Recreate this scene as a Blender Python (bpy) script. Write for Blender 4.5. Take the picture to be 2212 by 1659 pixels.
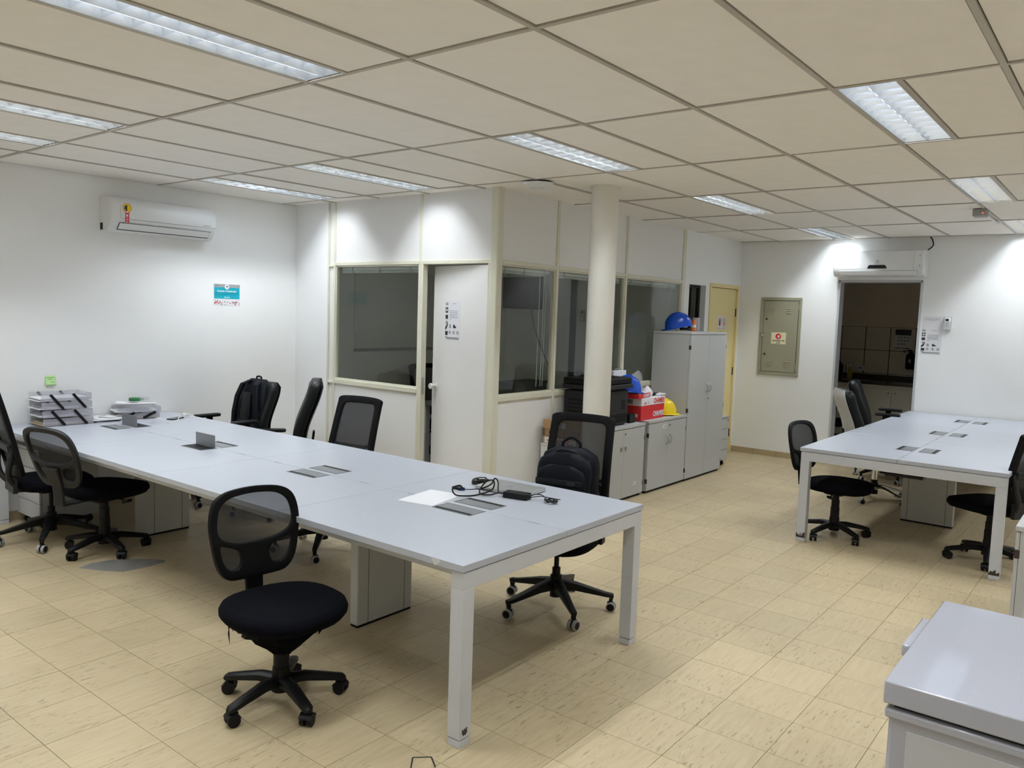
import bpy, bmesh, math, random
from mathutils import Vector, Matrix, Euler
from math import sin, cos, pi, radians as RAD
random.seed(7)
for o in list(bpy.data.objects): bpy.data.objects.remove(o)
SC = bpy.context.scene
COL = SC.collection

# ------------------------------------------------------------------ camera
FPX = 1720.743
RX, ROLL, RZ = 1.48107, 0.03244, -0.90451
CAM = Vector((-2.23291, -1.96233, 1.71165))
ROT = Matrix.Rotation(RZ, 3, 'Z') @ Matrix.Rotation(RX, 3, 'X') @ Matrix.Rotation(ROLL, 3, 'Z')
cd = bpy.data.cameras.new('camera'); co = bpy.data.objects.new('camera', cd); COL.objects.link(co)
cd.sensor_fit = 'HORIZONTAL'; cd.sensor_width = 36.0; cd.lens = FPX / 2212 * 36.0
cd.clip_start = 0.02; cd.clip_end = 60
co.matrix_world = Matrix.Translation(CAM) @ ROT.to_4x4()
SC.camera = co

# ------------------------------------------------------------------ world, exposure
w = bpy.data.worlds.new('world'); SC.world = w; w.use_nodes = True
w.node_tree.nodes['Background'].inputs[0].default_value = (0.5, 0.52, 0.55, 1)
w.node_tree.nodes['Background'].inputs[1].default_value = 0.02
SC.view_settings.view_transform = 'Standard'
SC.view_settings.look = 'None'
SC.view_settings.exposure = 0.27
SC.view_settings.gamma = 1.0
SC.view_settings.use_curve_mapping = False
SC.cycles.diffuse_bounces = 6
SC.cycles.max_bounces = 10
TUBE_W = 11.6                      # watts of each tube strip
TUBE_COL = (0.90, 0.96, 1.0)

# ------------------------------------------------------------------ room dimensions (metres)
H = 2.696                          # ceiling height
YW = 4.732                         # wall with the tall air conditioner
XP, YP = 2.724, 2.147              # meeting room partition faces
XF = 7.679                         # far wall
X0, Y0 = -4.3, -4.2                # walls behind the camera
GX, GY, PB, PA = 0.0452, -0.2222, 1.2615, 0.6255   # ceiling grid
TW, TM, TH = 1.402, 1.178, 0.74    # main table width, module length, height

# ------------------------------------------------------------------ materials
MATS = {}
def nd(nt, t, **kw):
    n = nt.nodes.new(t)
    for k, v in kw.items(): setattr(n, k, v)
    return n
def mat(name, col, rough=0.5, metal=0.0, var=0.06, vs=6.0, bump=0.0, bs=200.0, spec=0.5, rvar=0.0, coord='Object'):
    """principled material with procedural tone variation and fine relief"""
    if name in MATS: return MATS[name]
    m = bpy.data.materials.new(name); m.use_nodes = True; nt = m.node_tree
    b = nt.nodes['Principled BSDF']
    b.inputs['Roughness'].default_value = rough; b.inputs['Metallic'].default_value = metal
    b.inputs['Specular IOR Level'].default_value = spec
    tc = nd(nt, 'ShaderNodeTexCoord')
    n = nd(nt, 'ShaderNodeTexNoise'); n.inputs['Scale'].default_value = vs; n.inputs['Detail'].default_value = 2
    nt.links.new(tc.outputs[coord], n.inputs['Vector'])
    mx = nd(nt, 'ShaderNodeMix', data_type='RGBA')
    mx.inputs[6].default_value = tuple(max(0, c * (1 - var)) for c in col) + (1,)
    mx.inputs[7].default_value = tuple(min(1, c * (1 + var)) for c in col) + (1,)
    nt.links.new(n.outputs['Fac'], mx.inputs[0]); nt.links.new(mx.outputs[2], b.inputs['Base Color'])
    if rvar:
        mr = nd(nt, 'ShaderNodeMapRange'); mr.inputs['To Min'].default_value = rough - rvar; mr.inputs['To Max'].default_value = rough + rvar
        nt.links.new(n.outputs['Fac'], mr.inputs['Value']); nt.links.new(mr.outputs[0], b.inputs['Roughness'])
    if bump:
        n2 = nd(nt, 'ShaderNodeTexNoise'); n2.inputs['Scale'].default_value = bs; n2.inputs['Detail'].default_value = 1
        nt.links.new(tc.outputs[coord], n2.inputs['Vector'])
        bp = nd(nt, 'ShaderNodeBump'); bp.inputs['Strength'].default_value = bump; bp.inputs['Distance'].default_value = 0.002
        nt.links.new(n2.outputs['Fac'], bp.inputs['Height']); nt.links.new(bp.outputs[0], b.inputs['Normal'])
    MATS[name] = m
    return m
def see_through(name, col, alpha, rough=0.5, gloss=0.0):
    """woven mesh or clear film: part of the light passes straight through"""
    if name in MATS: return MATS[name]
    m = mat(name, col, rough); nt = m.node_tree
    b = nt.nodes['Principled BSDF']; out = nt.nodes['Material Output']
    t = nd(nt, 'ShaderNodeBsdfTransparent'); mx = nd(nt, 'ShaderNodeMixShader'); mx.inputs[0].default_value = alpha
    nt.links.new(t.outputs[0], mx.inputs[1]); nt.links.new(b.outputs[0], mx.inputs[2]); nt.links.new(mx.outputs[0], out.inputs[0])
    return m
def glass(name, tint, refl_rough=0.0, ior=1.5):
    if name in MATS: return MATS[name]
    m = bpy.data.materials.new(name); m.use_nodes = True; nt = m.node_tree
    nt.nodes.remove(nt.nodes['Principled BSDF']); out = nt.nodes['Material Output']
    t = nd(nt, 'ShaderNodeBsdfTransparent'); t.inputs[0].default_value = (*tint, 1)
    g = nd(nt, 'ShaderNodeBsdfGlossy'); g.inputs['Roughness'].default_value = refl_rough
    f = nd(nt, 'ShaderNodeFresnel'); f.inputs['IOR'].default_value = ior
    mx = nd(nt, 'ShaderNodeMixShader')
    ge = nd(nt, 'ShaderNodeNewGeometry'); iv = nd(nt, 'ShaderNodeMath', operation='SUBTRACT'); iv.inputs[0].default_value = 1.0
    nt.links.new(ge.outputs['Backfacing'], iv.inputs[1])           # only the outer face of a pane reflects
    mu = nd(nt, 'ShaderNodeMath', operation='MULTIPLY'); nt.links.new(f.outputs[0], mu.inputs[0]); nt.links.new(iv.outputs[0], mu.inputs[1])
    nt.links.new(mu.outputs[0], mx.inputs[0]); nt.links.new(t.outputs[0], mx.inputs[1]); nt.links.new(g.outputs[0], mx.inputs[2])
    nt.links.new(mx.outputs[0], out.inputs[0]); MATS[name] = m
    return m
def emit(name, col, s):
    m = bpy.data.materials.new(name); m.use_nodes = True; nt = m.node_tree
    nt.nodes.remove(nt.nodes['Principled BSDF'])
    e = nd(nt, 'ShaderNodeEmission'); e.inputs[0].default_value = (*col, 1); e.inputs[1].default_value = s
    nt.links.new(e.outputs[0], nt.nodes['Material Output'].inputs[0]); MATS[name] = m
    return m
def floor_mat():
    m = bpy.data.materials.new('vinyl_tile'); m.use_nodes = True; nt = m.node_tree; L = nt.links.new
    b = nt.nodes['Principled BSDF']
    g = nd(nt, 'ShaderNodeNewGeometry')
    # per tile value from the tile index
    sb = nd(nt, 'ShaderNodeVectorMath', operation='SUBTRACT'); sb.inputs[1].default_value = (0.8082, -0.0061, -5)
    L(g.outputs['Position'], sb.inputs[0])
    dv = nd(nt, 'ShaderNodeVectorMath', operation='MULTIPLY'); dv.inputs[1].default_value = (1 / .305, 1 / .305, 0)
    L(sb.outputs[0], dv.inputs[0])
    fl = nd(nt, 'ShaderNodeVectorMath', operation='FLOOR'); L(dv.outputs[0], fl.inputs[0])
    wn = nd(nt, 'ShaderNodeTexWhiteNoise', noise_dimensions='3D'); L(fl.outputs[0], wn.inputs['Vector'])
    off = nd(nt, 'ShaderNodeVectorMath', operation='SCALE'); off.inputs['Scale'].default_value = 9.0; L(wn.outputs['Color'], off.inputs[0])
    ad = nd(nt, 'ShaderNodeVectorMath', operation='ADD'); L(g.outputs['Position'], ad.inputs[0]); L(off.outputs[0], ad.inputs[1])
    def streak(sx, sy, sc, det):
        mp = nd(nt, 'ShaderNodeVectorMath', operation='MULTIPLY'); mp.inputs[1].default_value = (sx, sy, 0.0); L(ad.outputs[0], mp.inputs[0])
        n = nd(nt, 'ShaderNodeTexNoise'); n.inputs['Scale'].default_value = sc; n.inputs['Detail'].default_value = det; n.inputs['Distortion'].default_value = 0.4
        L(mp.outputs[0], n.inputs['Vector']); return n
    s1 = streak(1.2, 9, 5.0, 5)          # broad marbling along x
    s2 = streak(1.5, 8, 11.0, 4)          # thin dark flecks
    s3 = streak(1.0, 1.0, 2.2, 3)        # where flecks gather
    r1 = nd(nt, 'ShaderNodeValToRGB'); r1.color_ramp.elements[0].position = .3; r1.color_ramp.elements[1].position = .7
    r1.color_ramp.elements[0].color = (0.437, 0.348, 0.207, 1); r1.color_ramp.elements[1].color = (0.503, 0.412, 0.262, 1)
    L(s1.outputs['Fac'], r1.inputs[0])
    r2 = nd(nt, 'ShaderNodeValToRGB'); r2.color_ramp.elements[0].position = .60; r2.color_ramp.elements[1].position = .66
    r2.color_ramp.elements[0].color = (0, 0, 0, 1); r2.color_ramp.elements[1].color = (.75, .75, .75, 1); L(s2.outputs['Fac'], r2.inputs[0])
    r3 = nd(nt, 'ShaderNodeValToRGB'); r3.color_ramp.elements[0].position = .42; r3.color_ramp.elements[1].position = .6; L(s3.outputs['Fac'], r3.inputs[0])
    mu = nd(nt, 'ShaderNodeMath', operation='MULTIPLY'); L(r2.outputs[0], mu.inputs[0]); L(r3.outputs[0], mu.inputs[1])
    mx = nd(nt, 'ShaderNodeMix', data_type='RGBA'); mx.inputs[7].default_value = (0.19, 0.145, 0.09, 1)
    L(mu.outputs[0], mx.inputs[0]); L(r1.outputs[0], mx.inputs[6])
    tv = nd(nt, 'ShaderNodeMapRange'); tv.inputs['To Min'].default_value = .93; tv.inputs['To Max'].default_value = 1.05; L(wn.outputs['Value'], tv.inputs['Value'])
    # faint dirty zones over several tiles
    dn = nd(nt, 'ShaderNodeTexNoise'); dn.inputs['Scale'].default_value = 0.9; dn.inputs['Detail'].default_value = 5; L(g.outputs['Position'], dn.inputs['Vector'])
    dr = nd(nt, 'ShaderNodeMapRange'); dr.inputs['From Min'].default_value = .35; dr.inputs['From Max'].default_value = .65; dr.inputs['To Min'].default_value = .90; dr.inputs['To Max'].default_value = 1.04; L(dn.outputs['Fac'], dr.inputs['Value'])
    m2 = nd(nt, 'ShaderNodeMath', operation='MULTIPLY'); L(tv.outputs[0], m2.inputs[0]); L(dr.outputs[0], m2.inputs[1])
    sc = nd(nt, 'ShaderNodeVectorMath', operation='SCALE'); L(mx.outputs[2], sc.inputs[0]); L(m2.outputs[0], sc.inputs['Scale'])
    L(sc.outputs[0], b.inputs['Base Color'])
    rr = nd(nt, 'ShaderNodeMapRange'); rr.inputs['To Min'].default_value = .30; rr.inputs['To Max'].default_value = .50; L(dn.outputs['Fac'], rr.inputs['Value']); L(rr.outputs[0], b.inputs['Roughness'])
    b.inputs['Specular IOR Level'].default_value = .4
    MATS['vinyl_tile'] = m
    return m
M = {}
M['tile'] = floor_mat()
M['joint'] = mat('floor_joint', (.16, .12, .07), .8)
M['wall'] = mat('white_wall_paint', (.80, .80, .78), .6, var=.02, vs=1.5, bump=.08, bs=60, coord='Generated')
M['wallw'] = mat('white_wall_paint_world', (.84, .845, .845), .6, var=.025, vs=1.2, bump=.1, bs=90)
M['ceil'] = mat('ceiling_board', (.87, .84, .795), .85, var=.035, vs=9, bump=.25, bs=260)
M['bar'] = mat('ceiling_bar_enamel', (.46, .43, .38), .5, var=.05, vs=3)
M['void'] = mat('dark_void', (.03, .028, .025), .9)
M['panel'] = mat('partition_panel', (.76, .75, .735), .45, var=.02, vs=2, bump=.05, bs=150)
M['cream'] = mat('cream_aluminium', (.66, .64, .52), .4, var=.015, vs=3)
M['glass'] = glass('partition_glass', (.90, .925, .905))
M['clear'] = glass('clear_glass', (.93, .95, .95))
M['desk'] = mat('grey_white_laminate', (.415, .435, .485), .34, var=.015, vs=40, bump=.03, bs=500)
M['edge'] = mat('grey_edge_band', (.58, .58, .575), .45, var=.04, vs=14)
M['steel'] = mat('white_painted_steel', (.52, .53, .555), .38, var=.025, vs=7)
M['pedestal'] = mat('grey_panel_leg', (.46, .46, .435), .45, var=.03, vs=6)
M['black'] = mat('black_plastic', (.0048, .0048, .005), .45, var=.2, vs=12, bump=.05, spec=.2)
M['dgrey'] = mat('charcoal_plastic', (.018, .0185, .020), .55, var=.15, vs=10, spec=.3)
M['fabric'] = mat('black_fabric', (.0022, .0024, .0042), .95, var=.3, vs=180, bump=.5, bs=600, spec=.08)
M['mesh'] = see_through('black_back_mesh', (.008, .008, .010), .78, .8)
M['frame'] = mat('black_chair_frame', (.0032, .0032, .0036), .55, var=.2, vs=14, bump=.05, spec=.13)
M['mesh2'] = see_through('dense_back_mesh', (.005, .0055, .008), .91, .8)
M['leather'] = mat('black_leather', (.0045, .0055, .006), .45, var=.2, vs=20, bump=.12, bs=300, spec=.2)
M['chrome'] = mat('chrome', (.75, .75, .76), .12, 1.0, var=.02)
M['alu'] = mat('brushed_aluminium', (.42, .43, .44), .38, .85, var=.05, vs=30)
M['alu_dark'] = mat('anodised_grey', (.24, .25, .265), .42, .55, var=.05, vs=30)
M['louvre'] = mat('louvre_reflector', (.80, .84, .90), .15, .972, var=.05, vs=14)
M['rim'] = mat('grey_rubber_tread', (.33, .33, .33), .6, var=.1)
M['cab'] = mat('grey_cabinet_laminate', (.46, .465, .46), .45, var=.025, vs=25, bump=.03, bs=400)
M['navy'] = mat('navy_bag_nylon', (.0022, .0036, .0062), .62, var=.3, vs=60, bump=.5, bs=500, spec=.13)
M['yellow_door'] = mat('yellow_door_paint', (.74, .62, .30), .42, var=.03, vs=2)
M['box_green'] = mat('olive_grey_enamel', (.31, .30, .215), .42, var=.04, vs=5)
M['white'] = mat('white_plastic', (.74, .75, .75), .35, var=.015)
M['paper'] = mat('white_paper', (.72, .72, .75), .8, var=.01)
M['teal'] = mat('teal_print', (.0, .36, .47), .5, var=.03)
M['ink'] = mat('black_ink', (.02, .02, .02), .6)
M['greyink'] = mat('grey_ink', (.30, .30, .31), .6)
M['red'] = mat('red_print', (.60, .02, .025), .5, var=.04)
M['blue'] = mat('blue_helmet_shell', (.002, .055, .42), .22, var=.05)
M['yellow'] = mat('yellow_helmet_shell', (.85, .62, .012), .25, var=.04)
M['kraft'] = mat('brown_cardboard', (.40, .25, .125), .75, var=.06, vs=12)
M['green'] = mat('green_plastic', (.01, .14, .04), .4)
M['note'] = mat('green_note_paper', (.50, .80, .33), .7)
M['acrylic'] = see_through('smoke_acrylic', (.50, .49, .56), .34, .12)
M['film'] = see_through('clear_film', (.75, .77, .78), .28, .15)
M['freezer'] = mat('white_gloss_enamel', (.42, .43, .49), .075, var=.01)
M['kwall'] = mat('kitchen_wall', (.74, .66, .55), .7, var=.04)
M['ktile'] = mat('kitchen_tile', (.72, .67, .58), .25, var=.03)
M['kcab'] = mat('kitchen_cabinet', (.78, .75, .64), .4, var=.03)
M['granite'] = mat('dark_granite', (.05, .04, .035), .2, var=.4, vs=90)
M['skirt'] = mat('beige_skirting', (.42, .33, .20), .45, var=.08, vs=8)
M['concrete'] = mat('bare_screed', (.19, .18, .165), .8, var=.35, vs=9)
M['screen'] = mat('black_screen', (.008, .009, .010), .12)
M['dusk'] = mat('dark_grey_board', (.16, .16, .15), .6)
M['silver'] = mat('silver_laptop', (.52, .53, .53), .3, .6, var=.02)
M['cream_sign'] = mat('cream_sign', (.80, .74, .52), .4)
M['orange'] = mat('orange_label', (.72, .18, .04), .5)
M['chip'] = mat('bare_rusty_steel', (.05, .035, .028), .6, .3, var=.3, vs=60)
M['tube'] = emit('lit_tube', TUBE_COL, 9.0)
M['led'] = emit('red_led', (1, .1, .02), 3.0)

# ------------------------------------------------------------------ mesh helpers
def catmull(pts, n=6, closed=False):
    P = [Vector(p) for p in pts]; out = []
    N = len(P); rng = range(N if closed else N - 1)
    for i in rng:
        a = P[(i - 1) % N] if (closed or i > 0) else P[0] * 2 - P[1]
        b = P[i]; c = P[(i + 1) % N]
        d = P[(i + 2) % N] if (closed or i + 2 < N) else P[-1] * 2 - P[-2]
        for k in range(n):
            t = k / n
            out.append(.5 * ((2 * b) + (c - a) * t + (2 * a - 5 * b + 4 * c - d) * t * t + (3 * b - a - 3 * c + d) * t ** 3))
    if not closed: out.append(P[-1])
    return out
class MB:
    def __init__(s): s.v = []; s.f = []; s.mi = []
    def add(s, vs, fs, mi=0):
        k = len(s.v); s.v += [tuple(v) for v in vs]; s.f += [tuple(i + k for i in f) for f in fs]; s.mi += [mi] * len(fs)
        return s
    def box(s, x0, x1, y0, y1, z0, z1, mi=0):
        vs = [(x, y, z) for x in (x0, x1) for y in (y0, y1) for z in (z0, z1)]
        return s.add(vs, [(0, 1, 3, 2), (4, 6, 7, 5), (0, 4, 5, 1), (2, 3, 7, 6), (0, 2, 6, 4), (1, 5, 7, 3)], mi)
    def obox(s, c, size, mx, mi=0):
        c = Vector(c); h = [d / 2 for d in size]
        vs = [c + mx @ Vector((x * h[0], y * h[1], z * h[2])) for x in (-1, 1) for y in (-1, 1) for z in (-1, 1)]
        return s.add(vs, [(0, 1, 3, 2), (4, 6, 7, 5), (0, 4, 5, 1), (2, 3, 7, 6), (0, 2, 6, 4), (1, 5, 7, 3)], mi)
    def bar(s, a, b, wd, th, up=(0, 0, 1), mi=0, w2=None, t2=None):
        """straight bar of rectangular section from a to b (may taper)"""
        a = Vector(a); b = Vector(b); d = (b - a).normalized(); u = Vector(up)
        sd = d.cross(u)
        if sd.length < 1e-5: sd = d.cross(Vector((1, 0, 0)))
        sd.normalize(); u = sd.cross(d).normalized()
        w2 = wd if w2 is None else w2; t2 = th if t2 is None else t2
        vs = []
        for p, ww, tt in ((a, wd, th), (b, w2, t2)):
            for i, j in ((-1, -1), (1, -1), (1, 1), (-1, 1)): vs.append(p + sd * ww / 2 * i + u * tt / 2 * j)
        return s.add(vs, [(3, 2, 1, 0), (4, 5, 6, 7), (0, 1, 5, 4), (1, 2, 6, 5), (2, 3, 7, 6), (3, 0, 4, 7)], mi)
    def cyl(s, a, b, r, r2=None, n=16, mi=0):
        a = Vector(a); b = Vector(b); d = (b - a).normalized(); r2 = r if r2 is None else r2
        u = d.orthogonal().normalized(); v = d.cross(u)
        vs = [a + (u * cos(t) + v * sin(t)) * r for t in [2 * pi * i / n for i in range(n)]]
        vs += [b + (u * cos(t) + v * sin(t)) * r2 for t in [2 * pi * i / n for i in range(n)]]
        fs = [(i, (i + 1) % n, n + (i + 1) % n, n + i) for i in range(n)] + [tuple(reversed(range(n))), tuple(range(n, 2 * n))]
        return s.add(vs, fs, mi)
    def tube(s, pts, r, n=8, sub=6, closed=False, mi=0):
        P = catmull(pts, sub, closed) if sub > 1 else [Vector(p) for p in pts]
        rings = []; N = len(P); u = None
        for i, p in enumerate(P):
            d = (P[(i + 1) % N] - P[i - 1]) if (closed or 0 < i < N - 1) else (P[1] - P[0] if i == 0 else P[-1] - P[-2])
            if d.length < 1e-9: d = Vector((1, 0, 0))
            d.normalize()
            u = d.orthogonal().normalized() if u is None else (u - d * u.dot(d))
            if u.length < 1e-6: u = d.orthogonal()
            u.normalize(); v = d.cross(u)
            rings.append([p + (u * cos(2 * pi * k / n) + v * sin(2 * pi * k / n)) * r for k in range(n)])
        return s.loft(rings, closed_path=closed, mi=mi)
    def loft(s, rings, cap=True, closed_path=False, mi=0):
        n = len(rings[0]); vs = [v for r in rings for v in r]; fs = []
        R = len(rings)
        for i in range(R if closed_path else R - 1):
            for k in range(n):
                a = i * n + k; b = i * n + (k + 1) % n; c = ((i + 1) % R) * n + (k + 1) % n; d = ((i + 1) % R) * n + k
                fs.append((a, b, c, d))
        if cap and not closed_path: fs += [tuple(reversed(range(n))), tuple(range((R - 1) * n, R * n))]
        return s.add(vs, fs, mi)
    def lathe(s, prof, c=(0, 0, 0), n=24, mi=0, sx=1, sy=1):
        rings = [[(c[0] + r * cos(2 * pi * k / n) * sx, c[1] + r * sin(2 * pi * k / n) * sy, c[2] + z) for k in range(n)] for r, z in prof]
        return s.loft(rings, mi=mi)
    def prism(s, poly, d0, d1, plane='xy', mi=0):
        def P(a, b, d): return {'xy': (a, b, d), 'xz': (a, d, b), 'yz': (d, a, b)}[plane]
        n = len(poly); vs = [P(a, b, d0) for a, b in poly] + [P(a, b, d1) for a, b in poly]
        fs = [tuple(reversed(range(n))), tuple(range(n, 2 * n))] + [(i, (i + 1) % n, n + (i + 1) % n, n + i) for i in range(n)]
        return s.add(vs, fs, mi)
    def ring(s, c, ro, ri, z0, z1, n=24, mi=0, sx=1.0):
        """flat annulus in the xy plane"""
        vs = []
        for z in (z0, z1):
            for r in (ro, ri): vs += [(c[0] + r * cos(2 * pi * k / n) * sx, c[1] + r * sin(2 * pi * k / n), z) for k in range(n)]
        fs = []
        for k in range(n):
            j = (k + 1) % n
            fs += [(2 * n + k, 2 * n + j, 3 * n + j, 3 * n + k), (k, n + k, n + j, j), (k, j, 2 * n + j, 2 * n + k), (n + k, 3 * n + k, 3 * n + j, n + j)]
        return s.add(vs, fs, mi)
    def grid(s, fn, nu, nv, mi=0):
        vs = [fn(i / nu, j / nv) for j in range(nv + 1) for i in range(nu + 1)]
        fs = [(j * (nu + 1) + i, j * (nu + 1) + i + 1, (j + 1) * (nu + 1) + i + 1, (j + 1) * (nu + 1) + i) for j in range(nv) for i in range(nu)]
        return s.add(vs, fs, mi)
    def xf(s, mx):
        s.v = [tuple(mx @ Vector(v)) for v in s.v]; return s
def link(o, parent=None):
    COL.objects.link(o)
    if parent is not None: o.parent = parent
    return o
def obj(name, mb, m, parent=None, bev=0.0, seg=2, sharp=38, solid=0.0, sub=0, flip=False):
    me = bpy.data.meshes.new(name)
    me.from_pydata(mb.v, [], mb.f)
    ms = m if isinstance(m, (list, tuple)) else [m]
    for a in ms: me.materials.append(M[a] if isinstance(a, str) else a)
    if len(ms) > 1: me.polygons.foreach_set('material_index', mb.mi)
    bm = bmesh.new(); bm.from_mesh(me); bmesh.ops.recalc_face_normals(bm, faces=bm.faces); bm.to_mesh(me); bm.free()
    me.shade_smooth()
    me.set_sharp_from_angle(angle=RAD(sharp))
    o = link(bpy.data.objects.new(name, me), parent)
    if sub:
        k = o.modifiers.new('sub', 'SUBSURF'); k.levels = sub; k.render_levels = sub
    if solid:
        k = o.modifiers.new('solid', 'SOLIDIFY'); k.thickness = solid; k.offset = 0
    if bev:
        k = o.modifiers.new('bev', 'BEVEL'); k.width = bev; k.segments = seg; k.limit_method = 'ANGLE'; k.angle_limit = RAD(40)
    return o
def thing(name, label, cat, loc=(0, 0, 0), rz=0.0, group=None, rot=None):
    o = bpy.data.objects.new(name, None); link(o); o.empty_display_size = .1
    o.location = loc; o.rotation_euler = rot if rot else (0, 0, rz)
    return tag(o, label, cat, group)
def tag(o, label, cat, group=None):
    o['label'] = label; o['category'] = cat
    if group: o['group'] = group
    return o
def struct(o): o['kind'] = 'structure'; return o
def dup(o, parent=None):
    c = o.copy(); link(c); c.parent = parent
    for ch in list(o.children): dup(ch, c)
    return c
def text(name, s, size, m, parent, loc, rot=(0, 0, 0), align='CENTER', bold=0.0, ext=0.0004, sx=1.0):
    cu = bpy.data.curves.new(name, 'FONT'); cu.body = s; cu.size = size; cu.align_x = align; cu.align_y = 'CENTER'
    cu.extrude = ext; cu.offset = bold * size; cu.resolution_u = 2
    t = bpy.data.objects.new(name, cu); COL.objects.link(t)
    dg = bpy.context.evaluated_depsgraph_get(); dg.update()
    me = bpy.data.meshes.new_from_object(t.evaluated_get(dg)); bpy.data.objects.remove(t); bpy.data.curves.remove(cu)
    me.name = name; me.materials.clear(); me.materials.append(M[m])
    o = link(bpy.data.objects.new(name, me), parent); o.location = loc; o.rotation_euler = rot; o.scale = (sx, 1, 1)
    return o
NEGX = (pi / 2, 0, -pi / 2)      # flat thing on a wall that faces -X
NEGY = (pi / 2, 0, 0)            # flat thing on a wall that faces -Y
def rr(w, h, r, n=5, cx=0, cy=0):
    """rounded rectangle outline"""
    P = []
    for sx, sy, a0 in ((1, -1, -pi / 2), (1, 1, 0), (-1, 1, pi / 2), (-1, -1, pi)):
        for k in range(n + 1):
            a = a0 + (pi / 2) * k / n
            P.append((cx + sx * (w / 2 - r) + r * cos(a), cy + sy * (h / 2 - r) + r * sin(a)))
    return P

# ================================================================== the setting
def project(p):
    d = ROT.transposed() @ (Vector(p) - CAM)
    if d.z > -0.15: return None
    return (1106 + FPX * d.x / -d.z, 829.5 - FPX * d.y / -d.z)
# ---- floor: screed with vinyl tiles
floor = struct(obj('floor', MB().box(X0 - .1, XF, Y0 - .1, YW + .1, -.06, -.003), 'joint'))
TS, FX, FY = .305, .8082, -.0061
def tile_area(x, y):
    q = [project((x + a, y + b, 0)) for a, b in ((0, 0), (TS, 0), (TS, TS), (0, TS))]
    if any(k is None for k in q): return 0
    q = [(min(max(a, 0), 2212), min(max(b, 0), 1659)) for a, b in q]
    return abs(sum(q[i][0] * q[(i + 1) % 4][1] - q[(i + 1) % 4][0] * q[i][1] for i in range(4))) / 2
cells = []
i0, i1 = math.floor((X0 - FX) / TS), math.ceil((XF - FX) / TS)
j0, j1 = math.floor((Y0 - FY) / TS), math.ceil((YW - FY) / TS)
for i in range(i0, i1):
    for j in range(j0, j1):
        x, y = FX + i * TS, FY + j * TS
        hid = (x > XP and y > YP - .1)
        cells.append((0 if hid else tile_area(x, y), x, y))
cells.sort(reverse=True)
g = .0011
tm = MB().box(g, TS - g, g, TS - g, -.003, 0)
first = None
rest = MB()
for k, (a, x, y) in enumerate(cells):
    if k < 300 and a > 0 and x + TS < XF and y + TS < YW:
        if first is None:
            first = obj('floor_tile', tm, 'tile', floor); o = first
        else:
            o = first.copy(); link(o, floor)
        o.location = (x, y, random.uniform(-.0003, 0.0))
    else:
        xa, xb, ya, yb = x + g, min(x + TS - g, XF), y + g, min(y + TS - g, YW)
        if xb > xa and yb > ya: rest.box(xa, xb, ya, yb, -.003, 0)
o = obj('floor_tiles', rest, 'tile', floor); o['kind'] = 'stuff'
# bare screed where a tile is missing, and the marked outline by the table leg
pp = [(-.03, 3.235), (.06, 3.27), (.17, 3.255), (.27, 3.20), (.37, 3.09), (.415, 3.0), (.40, 2.965), (.30, 2.955), (.21, 2.96), (.12, 2.965), (.04, 3.09)]
obj('bare_patch', MB().prism(pp, 0.0, .0006), 'concrete', floor)['label'] = 'grey bare screed patch with a broken tile edge'
fm = MB()
for a, b in (((-.21, .05), (-.15, .10)), ((-.15, .10), (-.10, .05)), ((-.21, .05), (-.17, -.01)), ((-.10, .05), (-.14, -.01))):
    fm.bar((*a, .0006), (*b, .0006), .006, .0008)
obj('floor_mark', fm, 'ink', floor)['label'] = 'dark square outline worn into the tiles'

# ---- ceiling: slab, grid bars and boards
ceiling = struct(obj('ceiling', MB().box(X0 - .1, XF + .1, Y0 - .1, YW + .1, H + .16, H + .22), 'void'))
LW = .262                                    # width of a light, half a cell
VIS = [(-1, 1, 'hi'), (-1, 4, 'hi'), (-1, 6, 'lo'), (1, 1, 'hi'), (1, 4, 'hi'), (1, 6, 'hi'), (1, -2, 'hi'), (3, -2, 'hi'), (3, 1, 'hi'), (5, 1, 'hi'), (5, -2, 'hi')]
HID = [(-1, -2, 'hi'), (-3, 1, 'hi'), (-3, 4, 'hi'), (-3, -2, 'hi'), (-1, -5, 'hi'), (1, -5, 'hi'), (3, -5, 'hi'), (5, -5, 'hi')]
LIT = {(a, b): s for a, b, s in VIS + HID}
ca, cb = math.floor((X0 - GX) / PB), math.ceil((XF - GX) / PB)
ra, rb = math.floor((Y0 - GY) / PA), math.ceil((YW - GY) / PA)
bw = .011
shared = {}
def board(xa, xb, ya, yb):
    k = (round(xb - xa, 3), round(yb - ya, 3))
    if k not in shared:
        shared[k] = obj('ceiling_board', MB().box(0, xb - xa, 0, yb - ya, 0, .012), 'ceil', ceiling); o = shared[k]
    else:
        o = shared[k].copy(); link(o, ceiling)
    o.location = (xa, ya, H + .001 + random.uniform(0, .0035)); o.rotation_euler = (random.uniform(-.0025, .0025), random.uniform(-.0012, .0012), 0)
for i in range(ca, cb):
    for j in range(ra, rb):
        x0, x1 = max(GX + i * PB, X0), min(GX + (i + 1) * PB, XF)
        y0, y1 = max(GY + j * PA, Y0), min(GY + (j + 1) * PA, YW)
        s = LIT.get((i, j))
        if s == 'hi': y1 -= LW
        if s == 'lo': y0 += LW
        if x1 - x0 > .06 and y1 - y0 > .06: board(x0 + bw + .0045, x1 - bw - .0045, y0 + bw + .0045, y1 - bw - .0045)
gb = None
for i in range(ca + 1, cb + 1):
    x = GX + i * PB
    if x < XF - .02: obj('ceiling_bar', MB().box(x - bw, x + bw, Y0, YW, H - .002, H + .028), 'bar', ceiling)
for j in range(ra + 1, rb + 1):
    y = GY + j * PA
    if y < YW - .02: obj('ceiling_bar', MB().box(X0, XF, y - bw, y + bw, H - .003, H + .026), 'bar', ceiling)
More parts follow.
